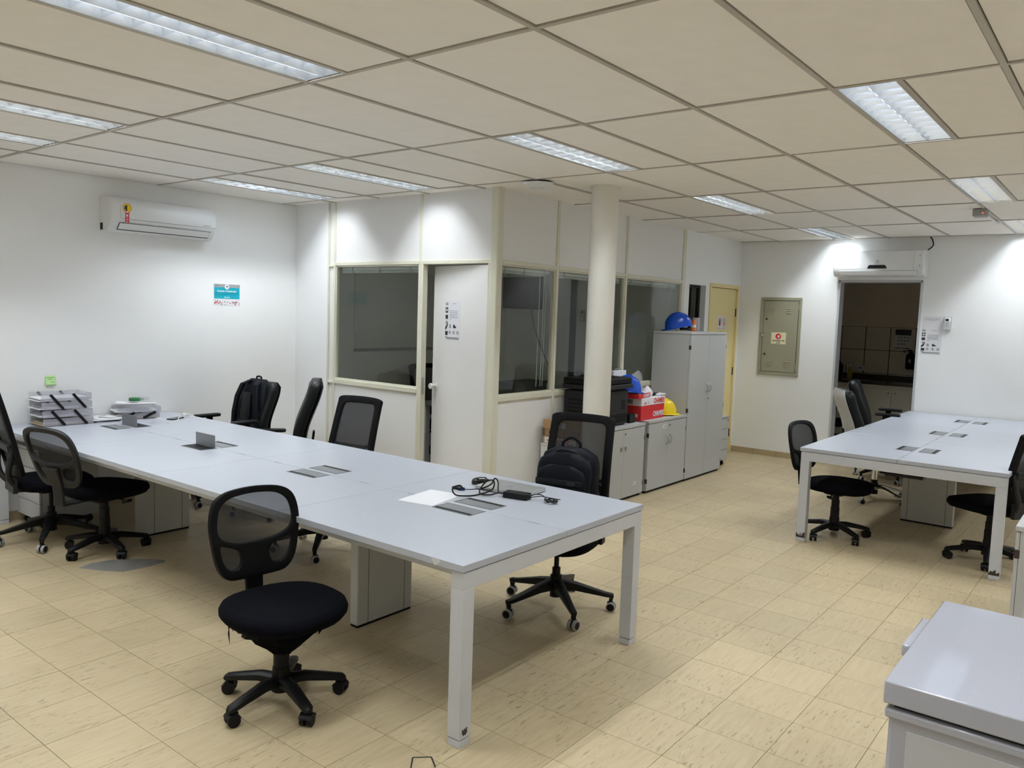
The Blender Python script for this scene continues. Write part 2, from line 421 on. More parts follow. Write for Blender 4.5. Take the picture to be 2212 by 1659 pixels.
for (i, j), s in LIT.items():
    y = GY + (j + 1) * PA - LW if s == 'hi' else GY + j * PA + LW
    obj('ceiling_bar', MB().box(GX + i * PB + bw, min(GX + (i + 1) * PB, XF) - bw, y - bw, y + bw, H - .002, H + .024), 'bar', ceiling)

# ---- recessed louvre lights
def make_light():
    t = thing('ceiling_light', 'x', 'light')
    L, Wd = PB - 2 * bw - .012, LW - 2 * bw - .006          # origin at the fixture centre, z = ceiling
    hx, hy = L / 2, Wd / 2
    hb = MB()
    for x0, x1, y0, y1, z0, z1 in ((-hx, hx, -hy, hy, .098, .101), (-hx, hx, -hy, -hy + .002, .008, .1), (-hx, hx, hy - .002, hy, .008, .1), (-hx, -hx + .002, -hy, hy, .008, .1), (hx - .002, hx, -hy, hy, .008, .1)):
        hb.box(x0, x1, y0, y1, z0, z1)
    obj('housing', hb, 'white', t)
    fr = MB()
    fr.box(-hx - .004, hx + .004, -hy - .004, -hy, -.002, .0).box(-hx - .004, hx + .004, hy, hy + .004, -.002, .0).box(-hx - .004, -hx, -hy, hy, -.002, .0).box(hx, hx + .004, -hy, hy, -.002, .0)
    obj('rim_frame', fr, 'bar', t)
    q = hy / 2
    n = 11
    for s in (-1, 1):
        # curved side reflectors of each tube channel
        rf = MB()
        for d in (-1, 1):
            def side(u, v, d=d, s=s):
                return ((u * 2 - 1) * (hx - .003), s * q + d * (q - .0025 - .0112 * v - .0065 * v * v), -.0005 + .0555 * v)
            rf.grid(side, 1, 5)
        obj('side_reflector', rf, 'louvre', t)
        tb = MB().cyl((-hx + .04, s * q, .074), (hx - .04, s * q, .074), .0125, n=12)
        obj('tube', tb, 'tube', t)
        for e in (-1, 1): obj('lamp_holder', MB().cyl((e * (hx - .012), s * q, .074), (e * (hx - .04), s * q, .074), .0135, n=12), 'white', t)
        la = bpy.data.lights.new('tube_glow', 'AREA'); la.shape = 'RECTANGLE'; la.size = L - .09; la.size_y = .022
        la.energy = TUBE_W; la.color = TUBE_COL
        lo = bpy.data.objects.new('tube_glow', la); link(lo, t); lo.location = (0, s * q, .0595)
    # cross blades: thin V-section vanes
    bm0 = None
    for k in range(n + 1):
        x = -hx + .006 + (L - .012) * k / n
        if bm0 is None:
            v = MB()
            for s in (-1, 1):
                v.add([(-.010, s * q - q + .004, .047), (.010, s * q - q + .004, .047), (0, s * q - q + .004, .003), (-.010, s * q + q - .004, .047), (.010, s * q + q - .004, .047), (0, s * q + q - .004, .003)],
                      [(0, 1, 2), (3, 5, 4), (0, 2, 5, 3), (1, 4, 5, 2), (0, 3, 4, 1)])
            bm0 = obj('louvre_blade', v, 'louvre', t, sharp=20); b = bm0
        else:
            b = bm0.copy(); link(b, t)
        b.location = (x, 0, 0)
    return t
LAB = {(-1, 1): 'large louvred strip light at the top left, cut off by the top edge',
       (-1, 4): 'upper of the two louvred lights cut off by the left edge of the photo',
       (-1, 6): 'lower of the two louvred lights cut off by the left edge of the photo',
       (1, 1): 'louvred strip light in mid ceiling just before the round smoke detector',
       (1, 4): 'louvred strip light casting a scallop on the partition above its half-open door',
       (1, 6): 'narrow-looking louvred light beside the red-ribboned air conditioner, by the room corner',
       (1, -2): 'broad bright louvred light at the upper right of the photo',
       (3, -2): 'louvred light just before the small grey box on the ceiling',
       (3, 1): 'louvred light right of the round column, before the half-lit boards',
       (5, 1): 'louvred light touching the far wall above the kitchen doorway air conditioner',
       (5, -2): 'louvred light at the far right, cut off by the right edge of the photo'}
proto = make_light()
for k, (i, j, s) in enumerate(VIS + HID):
    o = proto if k == 0 else dup(proto)
    yc = GY + (j + 1) * PA - LW / 2 if s == 'hi' else GY + j * PA + LW / 2
    o.location = (GX + (i + .5) * PB, yc, H)
    o['label'] = LAB.get((i, j), 'louvred ceiling light behind or above the camera, out of the photo'); o['category'] = 'light'
    o['group'] = 'recessed louvre ceiling lights'

# ---- walls
struct(obj('wall_left', MB().box(X0 - .12, XP + .08, YW, YW + .12, 0, H + .16), 'wallw'))
struct(obj('wall_corner', MB().box(XP, XP + .08, 4.235, YW, 0, H + .16), 'wallw'))
struct(obj('wall_front', MB().box(X0 - .12, X0, Y0, YW, 0, H + .16), 'wallw'))
struct(obj('wall_right', MB().box(X0 - .12, XF + .15, Y0 - .12, Y0, 0, H + .16), 'wallw'))
DY0, DY1, DZ = .015, .925, 2.215
wb = MB().box(XF, XF + .15, Y0, DY0, 0, H + .16).box(XF, XF + .15, DY1, YP + .15, 0, H + .16).box(XF, XF + .15, DY0, DY1, DZ, H + .16)
struct(obj('wall_back', wb, 'wallw'))
# doorway lining to the kitchen
dl = MB().box(XF - .004, XF + .155, DY1 - .022, DY1 + .004, 0, DZ).box(XF - .004, XF + .155, DY0 - .004, DY0 + .022, 0, DZ).box(XF - .004, XF + .155, DY0, DY1, DZ - .022, DZ + .004)
struct(obj('trim_1', dl, 'steel', bev=.002))
# wall between partition and far wall, with a narrow window and the yellow door
WX0, WX1, WZ0, WZ1 = 6.22, 6.66, 1.10, 2.10
EX0, EX1, EZ = 6.765, 7.635, 2.14
ws = MB().box(6.10, WX0, YP, YP + .12, 0, H + .16).box(WX0, WX1, YP, YP + .12, 0, WZ0).box(WX0, WX1, YP, YP + .12, WZ1, H + .16)
ws.box(WX1, EX0, YP, YP + .12, 0, H + .16).box(EX0, EX1, YP, YP + .12, EZ, H + .16).box(EX1, XF, YP, YP + .12, 0, H + .16)
struct(obj('wall_side', ws, 'wallw'))
wi = struct(obj('window_5', MB().box(WX0, WX0 + .03, YP + .07, YP + .11, WZ0, WZ1).box(WX1 - .03, WX1, YP + .07, YP + .11, WZ0, WZ1).box(WX0 + .03, WX1 - .03, YP + .07, YP + .11, WZ1 - .03, WZ1).box(WX0 + .03, WX1 - .03, YP + .07, YP + .11, WZ0, WZ0 + .03), 'dgrey'))
obj('pane', MB().box(WX0 + .03, WX1 - .03, YP + .088, YP + .092, WZ0 + .03, WZ1 - .03), 'glass', wi)
obj('mullion', MB().box(WX0 + .205, WX0 + .23, YP + .07, YP + .11, WZ0 + .03, WZ1 - .03), 'dgrey', wi)
# back corridor behind that wall (dark, closed)
struct(obj('wall_corridor', MB().box(6.10, XF + .15, 3.6, 3.7, 0, H + .16).box(XF + .05, XF + .15, YP + .12, 3.6, 0, H + .16), 'kwall'))
# yellow door
d2 = struct(obj('door_2', MB().box(EX0 + .045, EX1 - .045, YP + .012, YP + .05, .008, EZ - .05), 'yellow_door', bev=.003))
jf = MB().box(EX0, EX0 + .045, YP - .012, YP + .12, 0, EZ).box(EX1 - .045, EX1, YP - .012, YP + .12, 0, EZ).box(EX0 + .045, EX1 - .045, YP - .012, YP + .12, EZ - .045, EZ)
obj('door_frame', jf, 'yellow_door', d2, bev=.003)
for z in (.25, 1.05, 1.80):
    obj('hinge', MB().cyl((EX1 - .047, YP + .004, z - .05), (EX1 - .047, YP + .004, z + .05), .007, n=8), 'dgrey', d2)
hn = MB().cyl((EX0 + .10, YP + .012, 1.02), (EX0 + .10, YP - .035, 1.02), .011, n=10).cyl((EX0 + .10, YP - .035, 1.02), (EX0 + .20, YP - .035, 1.02), .009, n=10).box(EX0 + .08, EX0 + .12, YP + .004, YP + .012, .94, 1.09)
obj('door_handle', hn, 'alu', d2)
# skirting: separate pieces along the far wall
sk = struct(obj('baseboard_back', MB().box(XF - .006, XF, DY1, YP, 0, .07), 'joint'))
y = YP
while y > DY1 + .02:
    ya = max(y - .30, DY1 + .004)
    obj('skirting_piece', MB().box(XF - .016, XF - .004, ya + .002, y - .002, 0, .072), 'skirt', sk, bev=.002)
    y -= .30
sk = struct(obj('baseboard_right', MB().box(XF - .006, XF, Y0, DY0, 0, .07), 'joint'))
y = DY0
while y > -2.2:
    obj('skirting_piece', MB().box(XF - .016, XF - .004, y - .298, y - .002, 0, .072), 'skirt', sk, bev=.002)
    y -= .30
struct(obj('baseboard_left', MB().box(X0, XP, YW - .012, YW, 0, .07), 'skirt'))

tag(obj('floor_cable', MB().tube([(XF - .03, 1.34, .004), (XF - .10, 1.27, .004), (XF - .13, 1.15, .004), (XF - .08, 1.06, .004), (XF - .02, 1.04, .010)], .004, 6), 'kraft'), 'thin brown cable on the floor along the far wall, under the electrical panel', 'cable')

# ---- meeting room partition
RZ0, RZ1 = .975, 1.015                     # rail under the glass
TZ0, TZ1 = 2.098, 2.132                    # rail over the glass
PT = .045                                  # thickness
def vpost(x, y, wx, wy, z0=0.0, z1=H + .005): return MB().box(x - wx / 2, x + wx / 2, y - wy / 2, y + wy / 2, z0, z1)
pf = struct(obj('wall_meeting_front', MB().box(XP + .012, XP + PT - .012, 4.135, 4.225, 0, H + .16), 'panel'))
XC = XP + PT / 2
def post(par, y0, y1, z0=0.0, z1=H + .01, px=.004): obj('post', MB().box(XP - px, XP + PT + px, y0, y1, z0, z1), 'cream', par, bev=.003)
def railx(par, y0, y1, z0, z1, px=.006): obj('rail', MB().box(XP - px, XP + PT + px, y0, y1, z0, z1), 'cream', par, bev=.004)
post(pf, 4.213, 4.232); post(pf, 4.118, 4.142); post(pf, 2.972, 3.000); post(pf, 2.944, 2.968, z1=2.10, px=.008); post(pf, 2.185, 2.215, z1=2.10, px=.006)
railx(pf, 4.142, 4.213, TZ0 - .01, TZ0 + .01); railx(pf, 4.142, 4.213, RZ0, RZ0 + .02)
obj('corner_post', MB().box(XP - .012, XP + .062, YP - .032, YP + .045, 0, H + .01), 'cream', pf, bev=.012, seg=3)
railx(pf, 3.000, 4.118, TZ0, TZ1); railx(pf, 2.185, 2.972, TZ0, TZ1)
railx(pf, 3.000, 4.118, RZ0, RZ1 + .005, .010)
obj('panel', MB().box(XP + .006, XP + PT - .006, 3.000, 4.118, 0.0, RZ0), 'panel', pf)
obj('panel', MB().box(XP + .006, XP + PT - .006, 3.000, 4.118, TZ1, H + .01), 'panel', pf)
obj('panel', MB().box(XP + .006, XP + PT - .006, 2.185, 2.972, TZ1, H + .01), 'panel', pf)
obj('filler', MB().box(XP + .006, XP + PT - .006, YP + .045, 2.185, 0, H + .01), 'panel', pf)
def window(n, axis, a0, a1):
    z0, z1 = RZ1 + .005, TZ0
    if axis == 'x':     # pane in the X = XP face, runs along Y
        fr = MB()
        for y0, y1, c0, c1 in ((a0, a0 + .012, z0, z1), (a1 - .012, a1, z0, z1), (a0 + .012, a1 - .012, z0, z0 + .012), (a0 + .012, a1 - .012, z1 - .012, z1)): fr.box(XP + .004, XP + .040, y0, y1, c0, c1)
        wv = struct(obj('window_%d' % n, fr, 'cream', bev=.002))
        obj('pane', MB().box(XP + .018, XP + .024, a0 + .012, a1 - .012, z0 + .012, z1 - .012), 'glass', wv)
    else:
        fr = MB()
        for y0, y1, c0, c1 in ((a0, a0 + .012, z0, z1), (a1 - .012, a1, z0, z1), (a0 + .012, a1 - .012, z0, z0 + .012), (a0 + .012, a1 - .012, z1 - .012, z1)): fr.box(y0, y1, YP + .004, YP + .040, c0, c1)
        wv = struct(obj('window_%d' % n, fr, 'cream', bev=.002))
        obj('pane', MB().box(a0 + .012, a1 - .012, YP + .018, YP + .024, z0 + .012, z1 - .012), 'glass', wv)
window(1, 'x', 3.000, 4.118)
ps = struct(obj('wall_meeting_side', MB().box(6.045, 6.10, YP, YP + PT, 0, H + .16), 'cream'))
XM = [2.786, 3.59, 4.79, 6.045]
for x in XM[1:3]: obj('post', MB().box(x - .018, x + .018, YP - .006, YP + PT + .006, 0, H + .01), 'cream', ps, bev=.003)
obj('post', MB().box(6.02, 6.06, YP - .006, YP + PT + .006, 0, H + .01), 'cream', ps, bev=.003)
for k in range(3):
    a, b = XM[k] + (.018 if k else 0), XM[k + 1] - (.018 if k < 2 else .025)
    obj('rail', MB().box(a, b, YP - .008, YP + PT + .008, TZ0, TZ1), 'cream', ps, bev=.004)
    obj('rail', MB().box(a, b, YP - .012, YP + PT + .012, RZ0, RZ1 + .005), 'cream', ps, bev=.004)
    obj('panel', MB().box(a, b, YP + .006, YP + PT - .006, 0, RZ0), 'panel', ps)
    obj('panel', MB().box(a, b, YP + .006, YP + PT - .006, TZ1, H + .01), 'panel', ps)
    window(2 + k, 'y', a, b)
# half-open door of the meeting room, hinged beside the corner post
d1 = struct(obj('door_1', MB().box(-.019, .019, 0, .725, .01, 2.09), 'panel', bev=.002))
d1.location = (XP + .022, 2.219, 0); d1.rotation_euler = (0, 0, -RAD(10))
KY, KZ = .672, 1.045
kb = MB().lathe([(.030, 0), (.031, .004), (.013, .008), (.012, .030), (.022, .036), (.026, .048), (.026, .058), (.022, .064), (.007, .065), (.0065, .060)], n=20)
kb.xf(Matrix.Translation((-.019, KY, KZ)) @ Matrix.Rotation(-pi / 2, 4, 'Y'))
obj('door_knob', kb, 'white', d1)
kb = MB().lathe([(.030, 0), (.031, .004), (.013, .008), (.012, .030), (.026, .045), (.022, .060)], n=20)
kb.xf(Matrix.Translation((.019, KY, KZ)) @ Matrix.Rotation(pi / 2, 4, 'Y'))
obj('door_knob', kb, 'white', d1)
obj('lock_plate', MB().box(XP + .004, XP + .030, 2.941, 2.9445, .97, 1.12), 'alu', pf)
# meeting room shell
struct(obj('wall_meeting_back', MB().box(XP + .08, 6.10, YW, YW + .12, 0, H + .16), 'wallw'))
struct(obj('wall_meeting_end', MB().box(6.10, 6.20, YP + .12, YW + .12, 0, H + .16), 'wallw'))
# ---- kitchen shell
KX = 10.55
kx0 = XF + .15
struct(obj('floor_kitchen', MB().box(XF, KX + .1, -.9, 2.3, -.06, 0), 'ktile'))
struct(obj('ceiling_kitchen', MB().box(kx0, KX + .1, -.9, 2.3, 2.72, 2.82), 'kwall'))
kb_ = struct(obj('wall_kitchen', MB().box(KX, KX + .1, -.9, 2.3, 0, 2.75), 'kwall'))
struct(obj('wall_kitchen_right', MB().box(kx0, KX, -.9, -.8, 0, 2.75), 'kwall'))
struct(obj('wall_kitchen_left', MB().box(kx0, KX, 2.16, 2.3, 0, 2.75), 'kwall'))
obj('grout', MB().box(KX - .005, KX, -.8, 2.16, .62, 1.67), 'chip', kb_)
for r, (z0, z1) in enumerate(((.62, .972), (.976, 1.320), (1.324, 1.668))):
    y = 2.005
    while y > -.8:
        ya, yb = max(y - .342, -.8), min(y, 2.16)
        obj('wall_tile', MB().box(KX - .009, KX, ya + .004, yb - .004, z0 + .002, z1 - .002), 'ktile', kb_)
        y -= .346

# ================================================================== tables
def power_box(par, x, y, lid_open=0, mirror=1, rot90=False):
    """flush box: frame, flip lid and cable slot; (x, y) is its centre in the table's frame"""
    hx, hy = (.060, .125)
    fr = MB()
    for a, b, c, d in ((-hx, hx, -hy, -hy + .006), (-hx, hx, hy - .006, hy), (-hx, -hx + .006, -hy + .006, hy - .006), (hx - .006, hx, -hy + .006, hy - .006)): fr.box(a, b, c, d, TH - .004, TH + .0022)
    p = obj('power_box', fr, 'alu_dark', par); p.location = (x, y, 0)
    s = mirror
    obj('well', MB().box(-hx + .006, hx - .006, -hy + .006, hy - .006, TH - .003, TH + .0004), 'black', p)
    lx0, lx1 = sorted((s * (-hx + .031), s * (hx - .008)))
    if lid_open:
        # lid stands up on its hinge
        xh = s * (hx - .010)
        obj('lid', MB().box(xh - .003, xh + .003, -hy + .010, hy - .010, TH + .001, TH + .088), 'alu_dark', p, bev=.001)
        sk = MB()
        for k in (-.06, 0, .06): sk.box(-.018, .018, k - .022, k + .022, TH + .0004, TH + .0016)
        obj('socket', sk, 'dgrey', p)
    else:
        obj('lid', MB().box(lx0, lx1, -hy + .008, hy - .008, TH + .0004, TH + .0020), 'alu_dark', p)
        sx0, sx1 = sorted((s * (-hx + .010), s * (-hx + .026)))
        obj('cable_slot', MB().box(sx0, sx1, -hy + .020, hy - .020, TH + .0004, TH + .0010), 'black', p)
    return p
def bench(name, label, L, n, Wd, loc, rz, open_boxes=(), legs_far=True, chips=False, ped_at=()):
    """double bench table: local x across the width, local y along the length"""
    t = thing(name, label, 'table', loc, rz)
    m = L / n; th = .028
    for k in range(n):
        for s in (0, 1):
            x0, x1 = (0.0, Wd / 2 - .0015) if s == 0 else (Wd / 2 + .0015, Wd)
            y0, y1 = k * m + (.0015 if k else 0), (k + 1) * m - (.0015 if k < n - 1 else 0)
            d = obj('desktop', MB().box(x0, x1, y0, y1, TH - th, TH), 'desk', t, bev=.0012)
            for q in ((.16, .84) if s == 0 else ()):
                yy = y0 + (y1 - y0) * q
                nt = MB().prism([(Wd / 2 - .006, yy - .03), (Wd / 2, yy - .045), (Wd / 2 + .006, yy - .03), (Wd / 2 + .006, yy + .03), (Wd / 2, yy + .045), (Wd / 2 - .006, yy + .03)], TH + .0001, TH + .0006)
                obj('cable_notch', nt, 'greyink', t)
    fz1, fz0 = TH - th - .004, TH - th - .074
    lw = .066
    for y0 in ((.004, L - .072) if legs_far else (.004,)):
        fr = MB().box(.008, Wd - .008, y0, y0 + lw, fz0, fz1)
        obj('end_rail', fr, 'steel', t, bev=.002)
        for x0 in (.008, Wd - .008 - lw):
            obj('leg', MB().box(x0, x0 + lw, y0, y0 + lw, .034, fz0), 'steel', t, bev=.002)
            obj('leg_foot', MB().box(x0 + .001, x0 + lw - .001, y0 + .001, y0 + lw - .001, .0, .030), 'steel', t, bev=.002)
            if chips:
                ch = MB()
                for k in range(9):
                    a = k / 9 * lw; hgt = .012 + .030 * random.random()
                    ch.box(x0 + a, x0 + a + lw / 9, y0 - .0006, y0 + .0004, .032, .032 + hgt)
                    hgt = .010 + .025 * random.random()
                    ch.box(x0 - .0006, x0 + .0004, y0 + a, y0 + a + lw / 9, .032, .032 + hgt)
                obj('paint_chip', ch, 'chip', t)
    for x in (.10, Wd - .10):
        if True: obj('beam', MB().box(x - .02, x + .02, lw, L - lw, fz0 + .02, fz1 - .002), 'steel', t)
    obj('top_spacer', MB().box(.05, Wd - .05, .02, .05, fz1, TH - th), 'steel', t)
    for x0, x1, y0, y1 in ped_at:
        pb = MB().box(x0, x1, y0, y1, .012, fz1)
        p = obj('panel_leg', pb, 'pedestal', t, bev=.006)
        obj('plinth', MB().box(x0 + .004, x1 - .004, y0 + .004, y1 - .004, 0, .012), 'black', p)
        gv = MB()
        for x in (x0 + .075, x1 - .06): gv.box(x - .0015, x + .0015, y0 - .0004, y0 + .001, .012, fz1)
        obj('groove', gv, 'dgrey', p)
    obj('cable_tray', MB().box(Wd / 2 - .13, Wd / 2 + .13, .25, L - .25, TH - .17, TH - .155), 'dgrey', t)
    for k in range(n):
        yc = (k + .51) * m
        power_box(t, Wd / 2 - .066, yc, ('L', k) in open_boxes, 1)
        power_box(t, Wd / 2 + .096, yc, ('R', k) in open_boxes, -1)
    return t
main = bench('bench_table', 'long light grey bench table in the foreground, running to the left wall', 4.712, 4, TW, (0, 0, 0), 0,
             open_boxes={('L', 2), ('R', 3)}, ped_at=((.523, .925, 1.203, 1.265), (.585, .935, 3.60, 3.74)))
# scraped laminate and scuffs on the near corner
nk = MB().prism([(.135, .7185), (.150, .708), (.16, .722), (.17, .735), (.13, .737), (.12, .73)], -.0008, .0004, 'yz')
obj('edge_chip', nk, 'edge', main)
cs = MB()
for k in range(5):
    z = .045 + random.random() * .01
    cs.box(.022 + k * .006, .028 + k * .006, .0033, .0045, z, z + .018 + .008 * random.random())
obj('paint_chip', cs, 'chip', main)
right = bench('bench_table', 'light grey bench table at the right, set against the far wall beside the kitchen doorway', 3.67, 3, 1.393, (3.985, .054, 0), -pi / 2, chips=True, ped_at=())
# its local x runs along world -Y, local y along world +X
p = obj('panel_leg', MB().box(.47, .88, 1.335, 1.40, .012, .60), 'pedestal', right, bev=.006)
obj('plinth', MB().box(.474, .876, 1.339, 1.396, 0, .012), 'black', p)
gv = MB()
for x in (.52, .82): gv.box(x - .0015, x + .0015, 1.3346, 1.336, .012, .60)
obj('groove', gv, 'dgrey', p)

# ================================================================== chairs (local +x is where the chair faces)
def superring(cx, cy, a, b, z, n=32, e=2.6):
    R = []
    for k in range(n):
        t = 2 * pi * k / n; c, s = cos(t), sin(t)
        R.append((cx + a * abs(c) ** (2 / e) * (1 if c >= 0 else -1), cy + b * abs(s) ** (2 / e) * (1 if s >= 0 else -1), z))
    return R
_caster = {}
def casters(par, ang0, r, rim, top):
    for k in range(5):
        a = ang0 + 2 * pi * k / 5
        if rim not in _caster:
            cb = MB()
            for s in (-1, 1):
                cb.cyl((0, s * .007, .027), (0, s * .025, .027), .0262, n=18)
            cb.cyl((-.006, 0, .030), (-.006, 0, .062), .009, n=10).box(-.022, .012, -.007, .007, .026, .055)
            hood = [(.030 * cos(t), .027 + .030 * sin(t)) for t in [RAD(20 + 12 * i) for i in range(13)]]
            hood += [(.0275 * cos(t), .027 + .0275 * sin(t)) for t in [RAD(164 - 12 * i) for i in range(13)]]
            if not rim: cb.prism(hood, -.027, .027, 'xz')
            c = obj('caster', cb, 'black', par, sharp=30); _caster[rim] = c
            if rim:
                rg = MB()
                for s in (-1, 1):
                    rg.ring((0, 0), .0275, .0215, -.0095, .0095, n=20)
                    rg.v[-80:] = [(v[0], v[2] + s * .016, v[1] + .0275) for v in rg.v[-80:]]
                obj('caster_tread', rg, 'rim', c)
        else:
            src = _caster[rim]; c = src.copy(); link(c, par)
            for ch in src.children:
                q = ch.copy(); link(q, c)
        c.location = (r * cos(a), r * sin(a), 0); c.rotation_euler = (0, 0, a + random.uniform(-1.2, 1.2))
def star_base(par, ang0, r, style):
    m = 'chrome' if style == 'chrome' else 'black'
    hz = {'round': .105, 'angular': .150, 'chrome': .125}[style]
    for k in range(5):
        a = ang0 + 2 * pi * k / 5; d = Vector((cos(a), sin(a), 0))
        b = MB()
        if style == 'round':
            pts = [(.02, hz, .030, .040), (.10, hz + .002, .026, .036), (r * .8, .088, .022, .030), (r + .010, .076, .020, .026), (r + .022, .070, .012, .014)]
        elif style == 'angular':
            pts = [(.02, hz, .032, .062), (.12, hz - .012, .026, .045), (r * .9, .098, .018, .026), (r + .012, .092, .016, .022)]
        else:
            pts = [(.02, hz, .024, .040), (.10, hz + .004, .022, .034), (r * .7, .098, .020, .026), (r + .012, .074, .016, .020)]
        sd = Vector((-d.y, d.x, 0)); rings = []
        for q, z, hw, ht in pts:
            c = d * q + Vector((0, 0, z)); e = .5
            rings.append([c + sd * hw * x + Vector((0, 0, ht * zz)) for x, zz in ((-1, -.5), (-e, -.62), (e, -.62), (1, -.5), (1, .2), (e, .45), (-e, .45), (-1, .2))] if style != 'angular'
                         else [c + sd * hw * x + Vector((0, 0, ht * zz)) for x, zz in ((-.8, -.5), (-.3, -.5), (.3, -.5), (.8, -.5), (1, .45), (.5, .5), (-.5, .5), (-1, .45))])
        b.loft(rings)
        if style == 'angular': b.bar(d * (r + .002) + Vector((0, 0, .095)), d * (r - .004) + Vector((0, 0, .060)), .024, .020, up=tuple(d))
        else: b.cyl(d * r + Vector((0, 0, .055)), d * r + Vector((0, 0, .075)), .010, n=10)
        obj('base_leg', b, m, par, bev=.002 if style == 'angular' else 0)
    casters(par, ang0, r, style != 'round', 0)
def lift(par, style, top):
    b = MB()
    if style == 'angular':
        b.cyl((0, 0, .075), (0, 0, .20), .034, n=20).cyl((0, 0, .20), (0, 0, .245), .024, n=20).cyl((0, 0, .245), (0, 0, top), .0145, n=16)
    elif style == 'chrome':
        b.cyl((0, 0, .06), (0, 0, .165), .038, n=20).cyl((0, 0, .165), (0, 0, .20), .03, n=20)
        c = MB().cyl((0, 0, .20), (0, 0, .30), .026, n=20); obj('chrome_sleeve', c, 'chrome', par); b.cyl((0, 0, .30), (0, 0, top), .016, n=16)
    else:
        b.cyl((0, 0, .055), (0, 0, .16), .042, .037, n=20).cyl((0, 0, .16), (0, 0, .24), .034, n=20).cyl((0, 0, .24), (0, 0, .30), .031, n=20).cyl((0, 0, .30), (0, 0, top), .026, n=16)
    obj('gas_lift', b, 'black', par)
def seat(par, cx, a, b, z, th, m='fabric', e=2.5):
    s = MB()
    R = [superring(cx, 0, a * .80, b * .80, z - th, e=e), superring(cx, 0, a * .93, b * .93, z - th * .92, e=e), superring(cx, 0, a * .995, b * .995, z - th * .62, e=e), superring(cx, 0, a, b, z - th * .40, e=e),
         superring(cx, 0, a * .965, b * .965, z - th * .14, e=e), superring(cx, 0, a * .85, b * .85, z - .006, e=e), superring(cx, 0, a * .55, b * .55, z, e=e), superring(cx, 0, a * .2, b * .2, z + .001, e=e)]
    R = [[(x, y, zz - .030 * max(0, (x - cx) / a - .45) ** 1.5) for x, y, zz in r] for r in R]       # waterfall front edge
    s.loft(R)
    return obj('seat', s, m, par, sharp=70)
def flat_shape(outer, holes, cuts=2):
    """triangulated flat shape with holes -> verts, faces in 2D"""
    bm = bmesh.new()
    for lp in [outer] + holes:
        vs = [bm.verts.new((a, b, 0)) for a, b in lp]
        for i in range(len(vs)): bm.edges.new((vs[i], vs[(i + 1) % len(vs)]))
    bmesh.ops.triangle_fill(bm, use_beauty=True, use_dissolve=False, edges=bm.edges[:])
    long = [e for e in bm.edges if e.calc_length() > .05]
    if long: bmesh.ops.subdivide_edges(bm, edges=long, cuts=cuts, use_grid_fill=False)
    bmesh.ops.triangulate(bm, faces=bm.faces[:])
    bm.verts.index_update()
    V = [(v.co.x, v.co.y) for v in bm.verts]; F = [tuple(v.index for v in f.verts) for f in bm.faces]
    bm.free(); return V, F
def mirror2(h):
    """right half outline (bottom to top) -> closed smooth outline"""
    pts = h + [(-x, y) for x, y in reversed(h)]
    return [(p.x, p.y) for p in catmull([(x, y, 0) for x, y in pts], 4, True)]
def sm(pts, n=4): return [(p.x, p.y) for p in catmull([(x, y, 0) for x, y in pts], n, True)]
def task_back(par, xb, zb, lean, curve, thick=.026, scale=.94, m='frame', mesh='mesh'):
    """rounded mesh back: frame with one large and two small windows"""
    S = scale
    outer = mirror2([(.085 * S, .0), (.155 * S, .018 * S), (.198 * S, .085 * S), (.219 * S, .20 * S), (.226 * S, .31 * S), (.205 * S, .405 * S), (.150 * S, .452 * S), (.055 * S, .468 * S)])
    big = mirror2([(.07 * S, .188 * S), (.155 * S, .215 * S), (.188 * S, .252 * S), (.192 * S, .31 * S), (.174 * S, .38 * S), (.125 * S, .420 * S), (.045 * S, .434 * S)])
    low = [(.085, .062), (.130, .058), (.165, .095), (.182, .16), (.178, .192), (.135, .176), (.085, .150), (.070, .11)]
    lowR = sm([(x * S, y * S) for x, y in low]); lowL = [(-x, y) for x, y in reversed(lowR)]
    vk = .90
    def T(u, v, d=0.0): return (xb - lean * v * vk - .05 * v * v + curve * u * u + d, u, zb + v * vk)
    V, F = flat_shape(outer, [big, lowR, lowL])
    b = MB().add([T(u, v) for u, v in V], F)
    o = obj('back_frame', b, m, par, solid=thick, bev=.004, seg=2)
    Vb, Fb = flat_shape(outer, [], 3)
    b2 = MB().add([T(u * .95, .234 * S + (v - .234 * S) * .95, .004) for u, v in Vb], Fb)
    obj('back_mesh', b2, mesh, par)
    return T
def rect_back(par, xb, zb, lean, curve, wt=.405, wbm=.435, h=.56, thick=.030, m='black', mesh='mesh'):
    def hw(v): return (wbm + (wt - wbm) * min(1, v / (h * .8))) / 2
    outer = mirror2([(hw(0) * .55, 0), (hw(0) * .92, .012), (hw(.04), .055), (hw(.2), .20), (hw(.4), .40), (hw(h) * .995, h - .06), (hw(h) * .95, h - .012), (hw(h) * .5, h)])
    q = .044
    inner = mirror2([(hw(.1) * .5, .085), (hw(.1) - q - .012, .092), (hw(.12) - q, .12), (hw(.25) - q, .25), (hw(.42) - q, .42), (hw(h) - q - .002, h - .085), (hw(h) - q - .018, h - .056), (hw(h) * .5, h - .046)])
    def T(u, v, d=0.0): return (xb - lean * v + .10 * (v - .18) ** 2 * (1 if v < .18 else -1) + curve * u * u + d, u, zb + v)
    V, F = flat_shape(outer, [inner])
    obj('back_frame', MB().add([T(u, v) for u, v in V], F), m, par, solid=thick, bev=.004, seg=2)
    V, F = flat_shape(outer, [], 3)
    obj('back_mesh', MB().add([T(u * .96, h / 2 + (v - h / 2) * .96, .006) for u, v in V], F), mesh, par)
    return T
